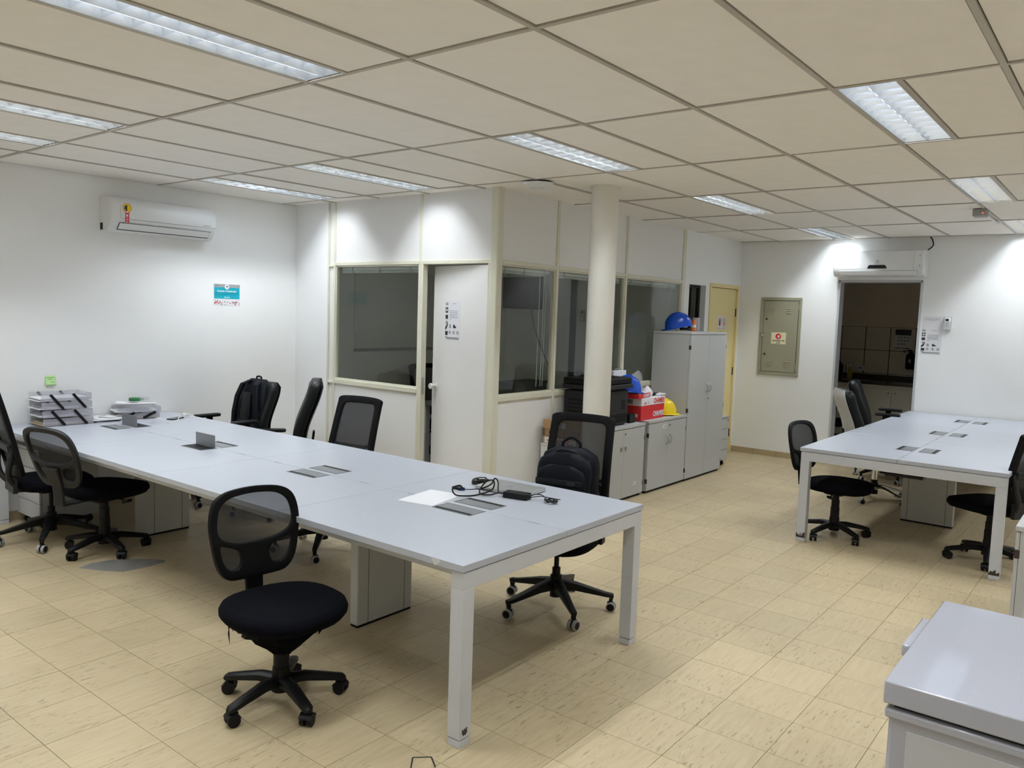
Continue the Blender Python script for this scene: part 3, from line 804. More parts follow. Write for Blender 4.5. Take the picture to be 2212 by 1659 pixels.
def arms(par, zt, xb, half, pad=.25, m='black'):
    for s in (-1, 1):
        a = MB()
        a.loft([[(x, y, z) for x, y in rr(pad * k, .075 * k2, .030 * k2, 4, xb + .02, s * half)] for z, k, k2 in ((zt - .026, .96, .9), (zt - .016, 1, 1), (zt - .006, .99, .98), (zt, .94, .86))])
        o = obj('armrest', a, m, par, sharp=50)
        p = MB().bar((xb, s * half, zt - .024), (xb - .01, s * (half - .005), .43), .055, .026, up=(0, 1, 0)).bar((xb - .01, s * (half - .005), .44), (xb - .01, s * .10, .405), .055, .018)
        obj('arm_post', p, m, par, bev=.005)
def mechanism(par, z, lever=True):
    b = MB().loft([[(x, y, zz) for x, y in rr(w_, d_, .03, 4, -.01, 0)] for zz, w_, d_ in ((z - .055, .14, .10), (z - .03, .20, .14), (z - .01, .26, .18), (z, .28, .20))])
    obj('tilt_mechanism', b, 'black', par)
    if lever:
        l = MB().tube([(0, -.06, z - .03), (.02, -.11, z - .035), (.03, -.145, z - .04)], .006, 8).obox((.035, -.165, z - .05), (.035, .06, .020), Matrix.Rotation(RAD(-20), 3, 'X'))
        obj('lever', l, 'black', par, bev=.003)
CH = 'office chairs'
def task_chair(label, x, y, face, ang0, torn=False, zs=.465, base_r=.255, name='task_chair', bx=-.225, lean=.10, m='frame', mesh='mesh'):
    t = thing(name, label, 'chair', (x, y, 0), face, CH)
    star_base(t, ang0, base_r, 'round'); lift(t, 'round', zs - .10)
    mechanism(t, zs - .065)
    seat(t, .02, .245, .255, zs, .075)
    T = task_back(t, bx, zs + .040, lean, .55, m=m, mesh=mesh)
    ex = bx + .215
    pb = MB()
    pb.bar((-.05, 0, zs - .085), (-.23 + ex, 0, zs - .078), .075, .020).bar((-.222 + ex, 0, zs - .088), (-.237 + ex, 0, zs + .06), .075, .022, up=(1, 0, 0), w2=.085).bar((-.237 + ex, 0, zs + .05), (-.250 + ex - lean * .13, 0, zs + .17), .085, .020, up=(1, 0, 0), w2=.13)
    obj('back_post', pb, m, t, bev=.006)
    if torn:
        rnd = random.Random(5)
        tb = MB(); n = 64
        for k in range(n):
            a0, a1 = 2 * pi * k / n, 2 * pi * (k + 1) / n
            am = (a0 + a1) / 2
            hang = .006 + .030 * rnd.random() ** 2
            r0 = .90
            P = lambda a, z, f=r0: (.02 + .235 * f * cos(a), .245 * f * sin(a), z)
            ff = .84 + .05 * rnd.random()
            tb.add([P(a0, zs - .060), P(a1, zs - .060), P(a1, zs - .078 - hang * rnd.random() * .5, ff), P(am, zs - .078 - hang, ff - .04), P(a0, zs - .078 - hang * rnd.random() * .5, ff)], [(0, 1, 2, 3, 4)])
        ms_ = []
        for zz, rr_ in ((-.068, .19), (-.095, .175), (-.135, .145), (-.170, .112), (-.200, .080), (-.228, .048)):
            ms_.append([(.01 + rr_ * cos(2 * pi * k / 26) * rnd.uniform(.78, 1.15), rr_ * sin(2 * pi * k / 26) * rnd.uniform(.78, 1.15), zs + zz + rnd.uniform(-.008, .006)) for k in range(26)])
        tb.loft(ms_)
        for k in range(34):
            a = rnd.uniform(0, 2 * pi); f = rnd.uniform(.25, .75); z = zs - .080 - rnd.uniform(.01, .05) * (1.2 - f); s = rnd.uniform(.015, .035)
            c = Vector((.02 + .235 * f * cos(a), .245 * f * sin(a), z))
            tb.add([c + Vector((0, 0, s)), c + Vector((s * .8, .01, .2 * s)), c + Vector((.01, -.01, -s)), c + Vector((-s * .7, .012, -.1 * s))], [(0, 1, 2, 3)])
        for c, l in (((-.095, -.192), .085),):
            z = zs - .085
            tb.add([(c[0], c[1], z), (c[0] + .012, c[1], z - .012), (c[0] + .003, c[1], z - .032), (c[0] + .014, c[1] - .004, z - .050), (c[0] + .006, c[1], z - .092), (c[0] - .008, c[1], z - .055), (c[0] - .002, c[1], z - .034), (c[0] - .010, c[1], z - .015)], [(0, 1, 2, 6, 7), (2, 3, 4, 5, 6)])
        obj('torn_lining', tb, 'fabric', t, solid=.0012)
    return t
def rect_chair(label, x, y, face, ang0, armz=None, zs=.47, base_r=.32, name='mesh_chair', base='angular', back_extra=True, h=.58, lean=.20, mesh='mesh'):
    t = thing(name, label, 'chair', (x, y, 0), face, CH)
    star_base(t, ang0, base_r, base); lift(t, base, zs - .09)
    mechanism(t, zs - .065)
    seat(t, .02, .24, .245, zs, .08, e=3.2)
    rect_back(t, -.235, zs + .035, lean, .45, h=h, m='frame', mesh=mesh)
    if back_extra:
        lb = MB()
        pts = [(-.262, -.165, zs + .24), (-.285, -.155, zs + .12), (-.275, -.11, zs + .02), (-.20, -.06, zs - .07)]
        for s in (-1, 1): lb.tube([(a, b * s * -1, c) for a, b, c in pts], .020, 8)
        lb.bar((-.285, -.165, zs + .235), (-.285, .165, zs + .235), .05, .022, up=(1, 0, .2))
        lb.bar((-.05, 0, zs - .085), (-.24, 0, zs - .07), .14, .028)
        lb.bar((-.24, -.11, zs - .03), (-.24, .11, zs - .03), .11, .03, up=(1, 0, 0))
        obj('back_support', lb, 'dgrey', t, bev=.004)
    if armz: arms(t, armz, .02, .275)
    return t
def leather_chair(label, x, y, face, ang0, armz=.655, zs=.47, base='angular', shell='leather', hb=.66, name='executive_chair', lean=.16):
    t = thing(name, label, 'chair', (x, y, 0), face, CH)
    star_base(t, ang0, .31, base); lift(t, base, zs - .09)
    mechanism(t, zs - .075)
    seat(t, .02, .25, .25, zs, .10, 'leather', e=3.4)
    R, Rs = [], []
    n = 14
    for i in range(n + 1):
        v = hb * i / n; u = i / n
        xc = -.235 - lean * v + .030 * sin(u * pi * 1.6)
        hw = .235 * (1 - .25 * max(0, u - .75) ** 2 * 4) if u < .97 else .19
        thk = (.055 if u < .95 else .036) * (1 if u > .04 else .6)
        ring = []
        for sx, k in rr(2 * thk, 2 * hw, thk * .9, 5):
            ring.append((xc + sx + .35 * k * k, k, zs + .02 + v))
        R.append(ring)
        Rs.append([(a - thk * .9 - .004 + (sx_ * .12), b * .98, c) for (a, b, c), sx_ in zip([(xc + .35 * k * k, k, zs + .02 + v) for _, k in rr(2 * thk, 2 * hw, thk * .9, 5)], [q for q, _ in rr(2 * thk, 2 * hw, thk * .9, 5)])])
    obj('backrest', MB().loft(R), 'leather', t, sharp=60)
    obj('back_shell', MB().loft(Rs), shell, t, sharp=60)
    tf = MB().tube([(-.16 - lean * hb * .5 - .018, -.17, zs + .02 + hb * .48), (-.16 - lean * hb * .5 - .040, 0, zs + .02 + hb * .48), (-.16 - lean * hb * .5 - .018, .17, zs + .02 + hb * .48)], .004, 6)
    obj('seam', tf, 'black', t)
    sp = MB().bar((-.03, 0, zs - .09), (-.30, 0, zs - .08), .10, .022).bar((-.30, 0, zs - .09), (-.335, 0, zs + .22), .10, .018, up=(1, 0, 0))
    obj('back_post', sp, 'black', t, bev=.005)
    if armz: arms(t, armz, .0, .285)
    return t
def F(dx, dy): return math.atan2(dy, dx)
task_chair('black mesh-back task chair with torn seat lining, alone in the left foreground', -.217, .839, F(-.10, -.99), RAD(-174) - F(-.10, -.99), torn=True, zs=.462)
task_chair('rounded mesh-back task chair seen from behind at the far left side of the long table', .25, .0 + 3.48, F(.95, .29), RAD(-164) - F(.95, .29), zs=.47, bx=-.33, lean=.32, m='dgrey')
rect_chair('black chair with tall rectangular mesh back at the left edge of the photo', .11, 3.98, F(.97, -.12), RAD(166) - F(.97, -.12), zs=.47, h=.60, mesh='mesh2')
ch3 = rect_chair('black mesh chair with armrests holding a backpack, right end of the long table', 1.50, .60, F(-.97, -.22), RAD(161) - F(-.97, -.22), armz=.66, zs=.47, base_r=.325, h=.60, mesh='mesh2')
rect_chair('black mesh chair on the far side of the long table, before the meeting room window', 1.30, 2.47, F(-.99, -.13), RAD(222) - F(-.99, -.13), zs=.46, base_r=.33, h=.56, lean=.26, mesh='mesh2')
leather_chair('black high-back leather chair seen edge-on at the far side of the long table', 1.64, 3.57, F(-.79, .61), RAD(20), zs=.46, hb=.625)
ch6 = leather_chair('black armchair in the far corner by the left wall, a backpack hung on it', 1.60, 4.15, F(-1, 0.0), RAD(10), armz=.735, hb=.55, zs=.46)
task_chair('rounded mesh-back task chair at the near left corner of the right bench table', 4.33, -.14, F(-.17, -.98), RAD(162) - F(-.17, -.98), zs=.46, base_r=.26, bx=-.29, lean=.16, mesh='mesh2')
leather_chair('black chair with a pale grey back shell, on a chrome base', 6.02, -.02, F(.5, -.87), RAD(-140) - F(.05, -1), armz=None, base='chrome', shell='cab', hb=.58, zs=.47)
leather_chair('black padded chair with armrests, right before the dark kitchen doorway', 7.16, .17, F(.18, -1), RAD(70) - F(.05, -1), armz=.765, base='angular', hb=.60, zs=.46)
rect_chair('black chair cut off by the right edge of the photo, at the right bench table', 4.44, -1.20, F(.5, .87), RAD(114) - F(.5, .87), zs=.47, base='round', base_r=.265, h=.50, mesh='mesh2')

# ================================================================== cabinets along the partition (front faces -Y)
def arc_handle(x, z, l, out=.030, r=.006):
    return MB().tube([(x, 0, z - l / 2), (x, -out * .75, z - l * .32), (x, -out, z), (x, -out * .75, z + l * .32), (x, 0, z + l / 2)], r, 8, 5)
def cabinet(name, label, x0, yf, wd, dp, h, handle='arc', hz=.5, lock=True, rz=0.0, loc=None):
    t = thing(name, label, 'cabinet', loc or (x0 + wd / 2, yf, 0), rz)
    hw = wd / 2
    obj('plinth', MB().box(-hw + .012, hw - .012, .022, dp - .01, 0, .022), 'black', t)
    obj('body', MB().box(-hw, -hw + .018, .019, dp, .022, h - .026).box(hw - .018, hw, .019, dp, .022, h - .026).box(-hw + .018, hw - .018, dp - .01, dp, .022, h - .026).box(-hw + .018, hw - .018, .03, dp - .01, .022, .04), 'cab', t)
    obj('top', MB().box(-hw - .004, hw + .004, -.004, dp, h - .025, h), 'cab', t, bev=.002)
    for s in (-1, 1):
        xa, xb = (-hw + .0015, -.0012) if s < 0 else (.0012, hw - .0015)
        d = obj('door', MB().box(xa, xb, 0, .017, .026, h - .030), 'cab', t, bev=.0012)
        if handle == 'arc': obj('handle', arc_handle(s * .032, hz, .10), 'alu', d)
        else:
            obj('handle', MB().box(s * .038 - .011, s * .038 + .011, -.018, -.012, hz - .011, hz + .011).box(s * .038 - .004, s * .038 + .004, -.013, 0, hz - .030, hz + .008), 'alu', d, bev=.002)
        for z in (.12, h - .14) if h < 1 else (.12, .75, h - .16):
            hg = MB().box(s * hw - .005 * s - .004, s * hw - .005 * s + .004, -.0015, .030, z - .022, z + .022)
            hg.box(s * hw - .0005 - .0008, s * hw + .0005 + .0008, .004, .022, z - .020, z + .020)
            obj('hinge', hg, 'chip', d)
    if lock: obj('lock', MB().cyl((.035, .001, h - .075 if h < 1 else hz - .12), (.035, -.004, h - .075 if h < 1 else hz - .12), .008, n=12), 'chip', t)
    return t
YC = 1.69
c1 = cabinet('low_cabinet', 'low grey two-door cabinet carrying the black printer', 3.71, YC + .012, .80, .42, .70, handle='tab', hz=.50)
obj('sticker', MB().box(.20, .262, -.0008, .0002, .125, .152), 'paper', c1)
text('sticker_print', 'ERGO', .012, 'red', c1, (.225, -.0010, .139), NEGY, bold=.03, sx=1.2)
c2 = cabinet('low_cabinet', 'low grey two-door cabinet carrying the red and white paper box', 4.565, YC, .80, .435, .71, hz=.50)
obj('sticker', MB().box(-.115, -.035, -.0008, .0002, .615, .648), 'paper', c2)
text('sticker_print', 'Ergo', .020, 'red', c2, (-.066, -.0010, .632), NEGY, bold=.02)
tall = cabinet('tall_cabinet', 'tall grey two-door cabinet with a blue helmet on top', 5.375, YC - .005, .90, .44, 1.567, hz=.97)
pdn = thing('drawer_pedestal', 'grey four-drawer pedestal on casters between the tall cabinet and the yellow door', 'drawers', (6.50, 1.77, 0))
def pedestal(t, wd, dp, h, n=4, m='cab', front='cab'):
    hw = wd / 2
    obj('body', MB().box(-hw, hw, .020, dp, .065, h - .022), m, t, bev=.001)
    obj('drawer_gap_shade', MB().box(-hw + .002, hw - .002, .010, .0195, .067, h - .022), 'ink', t)  # black backing sheet, stands in for the shade between the drawer fronts
    obj('top', MB().box(-hw - .003, hw + .003, -.003, dp, h - .020, h), m, t, bev=.002)
    dh = (h - .024 - .070) / n
    for k in range(n):
        d = obj('drawer', MB().box(-hw + .001, hw - .001, 0, .016, .070 + k * dh + .0025, .070 + (k + 1) * dh - .0025), front, t, bev=.001)
    obj('lock', MB().cyl((hw - .03, .001, h - .05), (hw - .03, -.004, h - .05), .008, n=10), 'chip', t)
    for sx in (-1, 1):
        for yy in (.05, dp - .05):
            obj('caster', MB().cyl((sx * (hw - .05) - .012, yy, .026), (sx * (hw - .05) + .012, yy, .026), .026, n=14).box(sx * (hw - .05) - .014, sx * (hw - .05) + .014, yy - .014, yy + .014, .035, .066), 'black', t)
pedestal(pdn, .33, .36, .585)
pw = thing('drawer_pedestal', 'white pedestal under the brown cardboard boxes, behind the round column', 'drawers', (3.515, 1.72, 0))
pedestal(pw, .235, .40, .575, 3, 'white', 'white')
pl = thing('drawer_pedestal', 'light grey four-drawer pedestal under the far left end of the long table', 'drawers', (.145, 4.47, 0), -pi / 2)
pedestal(pl, .40, .42, .60, 4, 'steel', 'steel')
# cabinet at the right edge and the chest freezer
cabinet('low_cabinet', 'white low cabinet at the right edge of the photo, behind the chest freezer', 0, 0, .80, .42, .75, rz=pi, loc=(2.72, -1.555, 0))
fz = thing('chest_freezer', 'glossy white chest freezer in the lower right corner', 'freezer', (-.19, -1.538, 0))
FL, FD = 1.15, .74       # runs along -Y from the corner, FD along X
obj('body', MB().box(.012, FD - .01, -FL, -.012, .04, .775), 'freezer', fz, bev=.010, seg=3)
obj('front_panel', MB().box(.010, .014, -FL + .04, -.055, .08, .735), 'steel', fz, bev=.001)
obj('rim', MB().box(.004, FD - .004, -FL - .004, -.004, .757, .782), 'freezer', fz, bev=.006)
obj('gasket', MB().box(.022, FD - .022, -FL + .02, -.022, .782, .794), 'dgrey', fz)
obj('lid', MB().box(0, FD, -FL - .01, 0, .794, .850), 'freezer', fz, bev=.004, seg=3)
hd = MB().box(.30, .56, -.004, .026, .806, .838)
obj('handle', hd, 'freezer', fz, bev=.004, seg=2)
for a in (.08, FD - .08):
    for b in (-.08, -FL + .08): obj('foot', MB().cyl((a, b, 0), (a, b, .045), .022, n=12), 'black', fz)

# ================================================================== column
colm = MB().lathe([(.107, 0), (.107, H * .33), (.106, H * .66), (.106, H - .012), (.112, H - .012), (.112, H + .004)], (0, 0, 0), 40)
cm = obj('column', colm, mat('cream_column_paint', (.72, .70, .63), .55, var=.07, vs=3.5, bump=.08, bs=40)); cm.location = (3.10, 1.375, 0)
cm['kind'] = 'structure'

# ================================================================== things on the cabinets
pr = thing('printer', 'black multifunction printer on the low cabinet behind the round column', 'printer', (4.0, 1.76, .70))
obj('body', MB().box(-.27, .27, .0, .36, .012, .33), 'dgrey', pr, bev=.012)
obj('scanner_unit', MB().box(-.29, .30, -.03, .37, .345, .385), 'dgrey', pr, bev=.008)
obj('feeder', MB().box(-.285, .295, -.02, .365, .388, .445), 'black', pr, bev=.012)
obj('feeder_tray', MB().loft([[(x, y, .445) for x, y in rr(.22, .22, .03, 4, -.08, .17)], [(x, y, .470) for x, y in rr(.16, .17, .03, 4, -.08, .18)]]), 'black', pr)
obj('output_recess', MB().box(-.22, .16, -.002, .05, .335, .345), 'black', pr)
ic = MB()
for k in range(5): ic.box(-.272, -.2695, .05, .31, .10 + k * .035, .115 + k * .035)
obj('vent', ic, 'black', pr)
obj('cassette', MB().box(-.25, .25, -.006, .01, .03, .12), 'black', pr, bev=.004)
obj('side_vent', MB().box(.269, .2715, .10, .24, .12, .25), 'black', pr)
obj('badge', MB().box(.15, .215, -.0015, .001, .15, .24), 'black', pr)
obj('foot', MB().box(-.25, .25, .02, .33, 0, .014), 'black', pr)

bx = thing('paper_box', 'red and white copy paper carton on the low cabinet beside the yellow helmet', 'box', (4.75, 1.755, .711))
obj('carton', MB().box(-.235, .235, 0, .29, 0, .152), 'red', bx, bev=.003)
obj('lid', MB().box(-.239, .239, -.004, .294, .142, .214), 'paper', bx, bev=.003)
text('print', 'CHAMEX', .068, 'paper', bx, (.115, -.0006, .048), NEGY, bold=.035, sx=.80)
text('lid_print', 'CHAMEX', .068, 'red', bx, (.115, -.0046, .178), NEGY, bold=.035, sx=.80)
text('size_print', 'A4', .034, 'red', bx, (-.165, -.0046, .165), NEGY, bold=.03)
text('small_print', '75', .034, 'greyink', bx, (-.105, -.0046, .165), NEGY)
lab = obj('barcode_label', MB().box(-.2402, -.2392, .09, .19, .152, .202), 'greyink', bx)
bcd = MB()
for k in range(12): bcd.box(-.2408, -.2400, .102 + k * .0065, .102 + k * .0065 + random.choice((.002, .0035)), .164, .192)
obj('barcode', bcd, 'ink', lab)
text('side_print', 'e', .07, 'paper', bx, (-.2356, .05, .05), NEGX, bold=.02)
rm_ = thing('paper_ream', 'red wrapped paper ream lying on the red and white carton', 'paper', (4.60, 1.87, .926), RAD(8))
obj('wrapper', MB().box(-.165, .13, -.105, .105, 0, .048), 'red', rm_, bev=.006)
obj('white_face', MB().box(-.155, .12, -.095, .095, .048, .0488), 'paper', rm_)
text('print', 'CHAMEX', .042, 'paper', rm_, (.02, -.1056, .023), NEGY, bold=.03, sx=.95)
def helmet(label, loc, rz, m, tilt=(0, 0)):
    t = thing('hard_hat', label, 'helmet', loc, rot=(tilt[0], tilt[1], rz), group='safety helmets')
    a, b, hh = .145, .118, .152
    R = []
    for i in range(11):
        u = i / 10 * .985; z = hh * sin(u * pi / 2); s = cos(u * pi / 2) ** .72
        R.append(superring(0, 0, a * s, b * s, .012 + z, 32, 2.2))
    obj('shell', MB().loft(R), m, t, sharp=80)
    rdg = MB().tube([(a * cos(q) * .99, 0, .013 + hh * sin(q) + .002) for q in [RAD(25 + 13 * k) for k in range(11)]], .008, 8, 2)
    obj('ridge', rdg, m, t)
    for s in (-1, 1):
        obj('ridge', MB().tube([(a * cos(q) * .95, s * .035, .012 + hh * sin(q) * .965) for q in [RAD(35 + 11 * k) for k in range(11)]], .005, 8, 2), m, t)
    bri = []
    for k in range(40):
        q = 2 * pi * k / 40
        f = max(0, cos(q)) ** 2
        bri.append((q, .012 + .050 * f))
    vi, vo = [], []
    for q, w_ in bri:
        c, s = cos(q), sin(q)
        vi.append((a * .985 * c, b * .985 * s, .018)); vo.append(((a + w_) * c, (b + w_ * .7) * s, .004 if c > .3 else .010))
    n = 40
    obj('brim', MB().add(vi + vo, [(k, (k + 1) % n, n + (k + 1) % n, n + k) for k in range(n)]), m, t, solid=.004)
    hb = MB().ring((0, 0), .098, .092, .006, .040, 32, sx=1.12)
    obj('headband', hb, 'black', t)
    if tilt[1] > .1:       # the ratchet harness hangs below the raised back edge
        obj('harness', MB().tube([(-.105 * cos(q), .092 * sin(q), -.022 + .016 * (1 - cos(q))) for q in [RAD(-80 + 20 * k) for k in range(9)]], .014, 8, 3), 'black', t)
    return t
helmet('blue hard hat on top of the tall grey cabinet', (5.57, 1.93, 1.598), RAD(122), 'blue', (0, RAD(11)))
helmet('blue hard hat resting on the paper ream beside the printer', (4.46, 1.89, .979), RAD(-20), 'blue', (0, RAD(4)))
helmet('yellow hard hat beside the red carton, against the tall cabinet', (5.165, 1.86, .711), RAD(-25), 'yellow')
jr = thing('glass_jar', 'empty square-shouldered glass jar beside the blue helmet on the tall cabinet', 'jar', (5.90, 1.89, 1.567))
obj('jar_wall', MB().lathe([(.002, .002), (.040, .002), (.043, .010), (.043, .115), (.034, .135), (.034, .150), (.032, .150), (.032, .134), (.0405, .113), (.0405, .012), (.002, .005)], n=28), 'film', jr)
obj('jar_neck', MB().lathe([(.0345, .134), (.0365, .136), (.0365, .148), (.0345, .150)], n=28), 'film', jr)
tn = thing('drink_can', 'orange-labelled tin between the glass jar and the blue helmet', 'can', (5.80, 1.87, 1.567))
obj('can_wall', MB().lathe([(.024, 0), (.026, .004), (.026, .120), (.023, .126), (.022, .124)], n=24), 'orange', tn)
obj('label_band', MB().lathe([(.0262, .045), (.0265, .046), (.0265, .070), (.0262, .071)], n=24), 'paper', tn)
obj('can_rim', MB().lathe([(.0225, .124), (.0235, .126), (.0235, .129), (.0225, .130)], n=24), 'alu', tn)
ps_ = obj('paper_sheet', MB().box(-.17, .15, -.12, .12, 0, .0015), 'paper'); ps_.location = (5.56, 1.90, 1.5672); ps_.rotation_euler = (0, 0, .1)
tag(ps_, 'loose white sheet under the blue helmet on the tall cabinet', 'paper')
# folders and clear bags behind the paper box
bf = thing('box_file', 'white box file standing behind the blue helmet on the ream', 'file', (4.62, 2.068, .711))
obj('cover', MB().box(-.12, .12, 0, .055, 0, .46), 'paper', bf, bev=.003)
obj('clip', MB().tube([(-.07, .027, .46), (-.05, .027, .475), (.05, .027, .475), (.07, .027, .46)], .004, 6), 'alu', bf)
def bag(name, label, loc, a, b, h, seed, m='film'):
    rnd = random.Random(seed); R = []
    for i in range(8):
        u = i / 7; s = (1 - u ** 2.2) * .9 + .12
        R.append([(x * s * (1 + .16 * rnd.uniform(-1, 1)), y * s * (1 + .16 * rnd.uniform(-1, 1)), h * u + .004 * rnd.uniform(-1, 1) * (i > 0)) for x, y, _ in superring(0, 0, a, b, 0, 22, 2.4)])
    o = obj(name, MB().loft(R), m, sharp=25); o.location = loc
    return tag(o, label, 'bag')
bag('clear_bag', 'crumpled clear plastic bag behind the red carton', (4.725, 1.985, .9255), .055, .05, .13, 3)
fs_ = thing('face_shield', 'curved clear visor leaning behind the red carton', 'visor', (4.93, 2.03, .9255))
obj('visor', MB().grid(lambda u, v: (.15 * sin((u - .5) * 2.2), -.05 * cos((u - .5) * 2.2) + .03 * v + .03, .24 * v * (1 - .5 * abs(u - .5))), 14, 6), 'film', fs_, solid=.0015)
obj('browband', MB().tube([(.15 * sin((u - .5) * 2.2), -.05 * cos((u - .5) * 2.2) + .03, .006) for u in [k / 8 for k in range(9)]], .006, 6, 2), 'white', fs_)
wp = obj('wrapped_cloth', MB().loft([[(x, y, z) for x, y, _ in superring(0, 0, a, b, 0, 16, 2.2)] for a, b, z in ((.06, .04, 0), (.075, .05, .02), (.06, .045, .05), (.03, .02, .085), (.008, .006, .10))]), 'paper', sharp=20)
wp.location = (4.81, 1.86, .9255); tag(wp, 'white crumpled wrapping on the lid of the red carton', 'wrapping')
gl = thing('work_gloves', 'black and white work gloves on the right end of the red carton', 'gloves', (4.945, 1.81, .9255))
for k, (a, q) in enumerate(((0, .10), (.035, -.05))):
    gm = MB()
    gm.loft([[(a - .06 + x, q * .3 + y * .6, z) for x, y, _ in superring(0, 0, .03 * s, .035 * s, 0, 14)] for z, s in ((0, .9), (.010, 1.1), (.022, .9), (.026, .4))])
    for f in range(4): gm.tube([(a - .04, q * .3 - .026 + .017 * f, .014), (a + .005, q * .3 - .03 + .019 * f, .020), (a + .03, q * .3 - .034 + .02 * f, .012)], .008, 7)
    obj('glove', gm, 'black' if k == 0 else 'paper', gl)
pt = thing('desk_phone', 'small black phone handset unit between the printer and the red carton', 'phone', (4.40, 1.78, .70))
obj('unit', MB().box(-.055, .055, 0, .10, 0, .085), 'black', pt, bev=.006)
obj('front_keys', MB().box(-.045, .045, -.002, .001, .02, .075), 'dgrey', pt)
# brown boxes on the white pedestal
def carton(label, loc, wd, dp, h, m='kraft', rz=0.0, name='cardboard_box'):
    t = thing(name, label, 'box', loc, rz)
    obj('carton', MB().box(-wd / 2, wd / 2, 0, dp, 0, h), m, t, bev=.002)
    obj('flap_seam', MB().box(-wd / 2 - .0006, -wd / 2 + .0004, dp * .48, dp * .52, .002, h - .002), 'skirt', t)
    return t
b1 = carton('white and red printed flat box, lowest of the stack on the white pedestal', (3.515, 1.735, .575), .225, .37, .066, 'kraft')
obj('print_band', MB().box(-.1131, -.1124, .02, .35, .006, .060), 'paper', b1)
pbz = MB()
for k in range(26):
    yy = .03 + random.random() * .28; z = .01 + random.random() * .038
    pbz.box(-.1138, -.1132, yy, yy + .010 + .02 * random.random(), z, z + .004 + .01 * random.random())
obj('red_print', pbz, 'red', b1)
obj('print_band', MB().box(-.110, .05, -.0006, .0004, .006, .060), 'paper', b1)
text('front_print', 'CHAMEX', .040, 'red', b1, (-.03, -.0008, .033), NEGY, bold=.02, sx=.8)
b2 = carton('brown cardboard box in the middle of the stack on the white pedestal', (3.528, 1.73, .642), .215, .37, .066, 'kraft')
obj('round_mark', MB().cyl((-.1106, .30, .034), (-.1098, .30, .034), .020, n=20), 'ink', b2)
obj('round_mark', MB().cyl((-.05, -.0006, .034), (-.05, .0003, .034), .018, n=20), 'ink', b2)
b3 = carton('brown cardboard box with a white label on top of the stack on the white pedestal', (3.515, 1.728, .710), .225, .38, .078, 'kraft')
obj('label_sheet', MB().box(-.1131, -.1123, .14, .26, .014, .064), 'paper', b3)

# ================================================================== things on the long table
sh = obj('paper_sheet', MB().box(-.105, .105, -.148, .148, 0, .0012), 'paper'); sh.location = (.72, .868, TH); sh.rotation_euler = (0, 0, RAD(-80)); tag(sh, 'blank white sheet beside the closed laptop on the long table', 'paper')
lp = thing('laptop', 'closed silver laptop on the long table under black cables', 'laptop', (1.155, .69, TH), RAD(3))
LWd, LD = .33, .22
obj('base', MB().prism(rr(LD, LWd, .012), .004, .013), 'silver', lp, bev=.001)
obj('lid', MB().prism(rr(LD, LWd, .012), .0138, .020), 'silver', lp, bev=.001)
lg = MB().ring((.0, 0), .020, .0175, .020, .0204, 24, sx=.55)
obj('logo', lg, 'greyink', lp)
text('logo_letters', 'DELL', .011, 'greyink', lp, (0, 0, .0202), (0, 0, -pi / 2), bold=.02)
for a in (-.08, .08):
    for b in (-.13, .13): obj('foot', MB().cyl((a, b, 0), (a, b, .005), .007, n=10), 'black', lp)
ms = thing('computer_mouse', 'glossy black mouse behind the laptop on the long table', 'mouse', (1.155, .905, TH), RAD(-35))
R = [superring(0, 0, .052 * s, .031 * s2, z, 24, 2.3) for s, s2, z in ((.95, .92, .001), (1, 1, .008), (.98, .97, .018), (.86, .84, .029), (.6, .58, .036), (.2, .2, .039))]
obj('shell', MB().loft(R), 'screen', ms, sharp=70)
obj('wheel', MB().cyl((.026, -.004, .031), (.026, .004, .031), .008, n=14), 'dgrey', ms)
hb_ = thing('usb_hub', 'small black adapter with a blue plug beside the mouse', 'adapter', (.965, .90, TH), RAD(-8))
obj('case', MB().box(-.018, .018, -.036, .036, 0, .013), 'black', hb_, bev=.003)
obj('blue_port', MB().box(-.012, .012, -.042, -.034, .003, .010), 'blue', hb_)
obj('cable', MB().tube([(0, -.036, .007), (.01, -.08, .012), (.06, -.12, .015), (.09, -.16, .012)], .0025, 7), 'black', hb_)
ad = thing('laptop_charger', 'black laptop charger brick with looped cables on the long table', 'charger', (1.03, .545, TH), RAD(12))
obj('brick', MB().box(-.031, .031, -.070, .070, .0, .033), 'black', ad, bev=.005, seg=3)
mc = [(0, .070, .016), (-.02, .10, .02), (-.055, .13, .012), (-.05, .19, .008), (.0, .22, .022), (.035, .20, .060), (.02, .15, .070), (-.02, .14, .03), (-.07, .20, .006), (-.125, .235, .006), (-.155, .285, .012), (-.14, .31, .04), (-.10, .29, .050), (-.09, .275, .03)]
obj('mains_cable', MB().tube(mc, .0042, 8, 6), 'black', ad)
m2 = [(.0, .075, .016), (.0, .11, .02), (.05, .14, .06), (.06, .165, .075), (.05, .185, .04), (.02, .24, .012)]
obj('mains_cable', MB().tube(m2, .0040, 8, 6), 'black', ad)
dc = [(0, -.070, .016), (.015, -.095, .030), (.03, -.13, .028), (.01, -.17, .012)]
lo = []
for k in range(30):
    a = k * .85; lo.append((.0 + .026 * cos(a) * (1 + .2 * sin(k)), -.185 + .028 * sin(a) - .0006 * k, .007 + .010 * abs(sin(k * .7))))
obj('coiled_lead', MB().tube(dc + lo, .0028, 6, 4), 'black', ad)
obj('lead', MB().tube([(.0, -.07, .012), (.03, -.12, .02), (.055, -.18, .012), (.075, -.215, .006)], .0025, 6), 'black', ad)

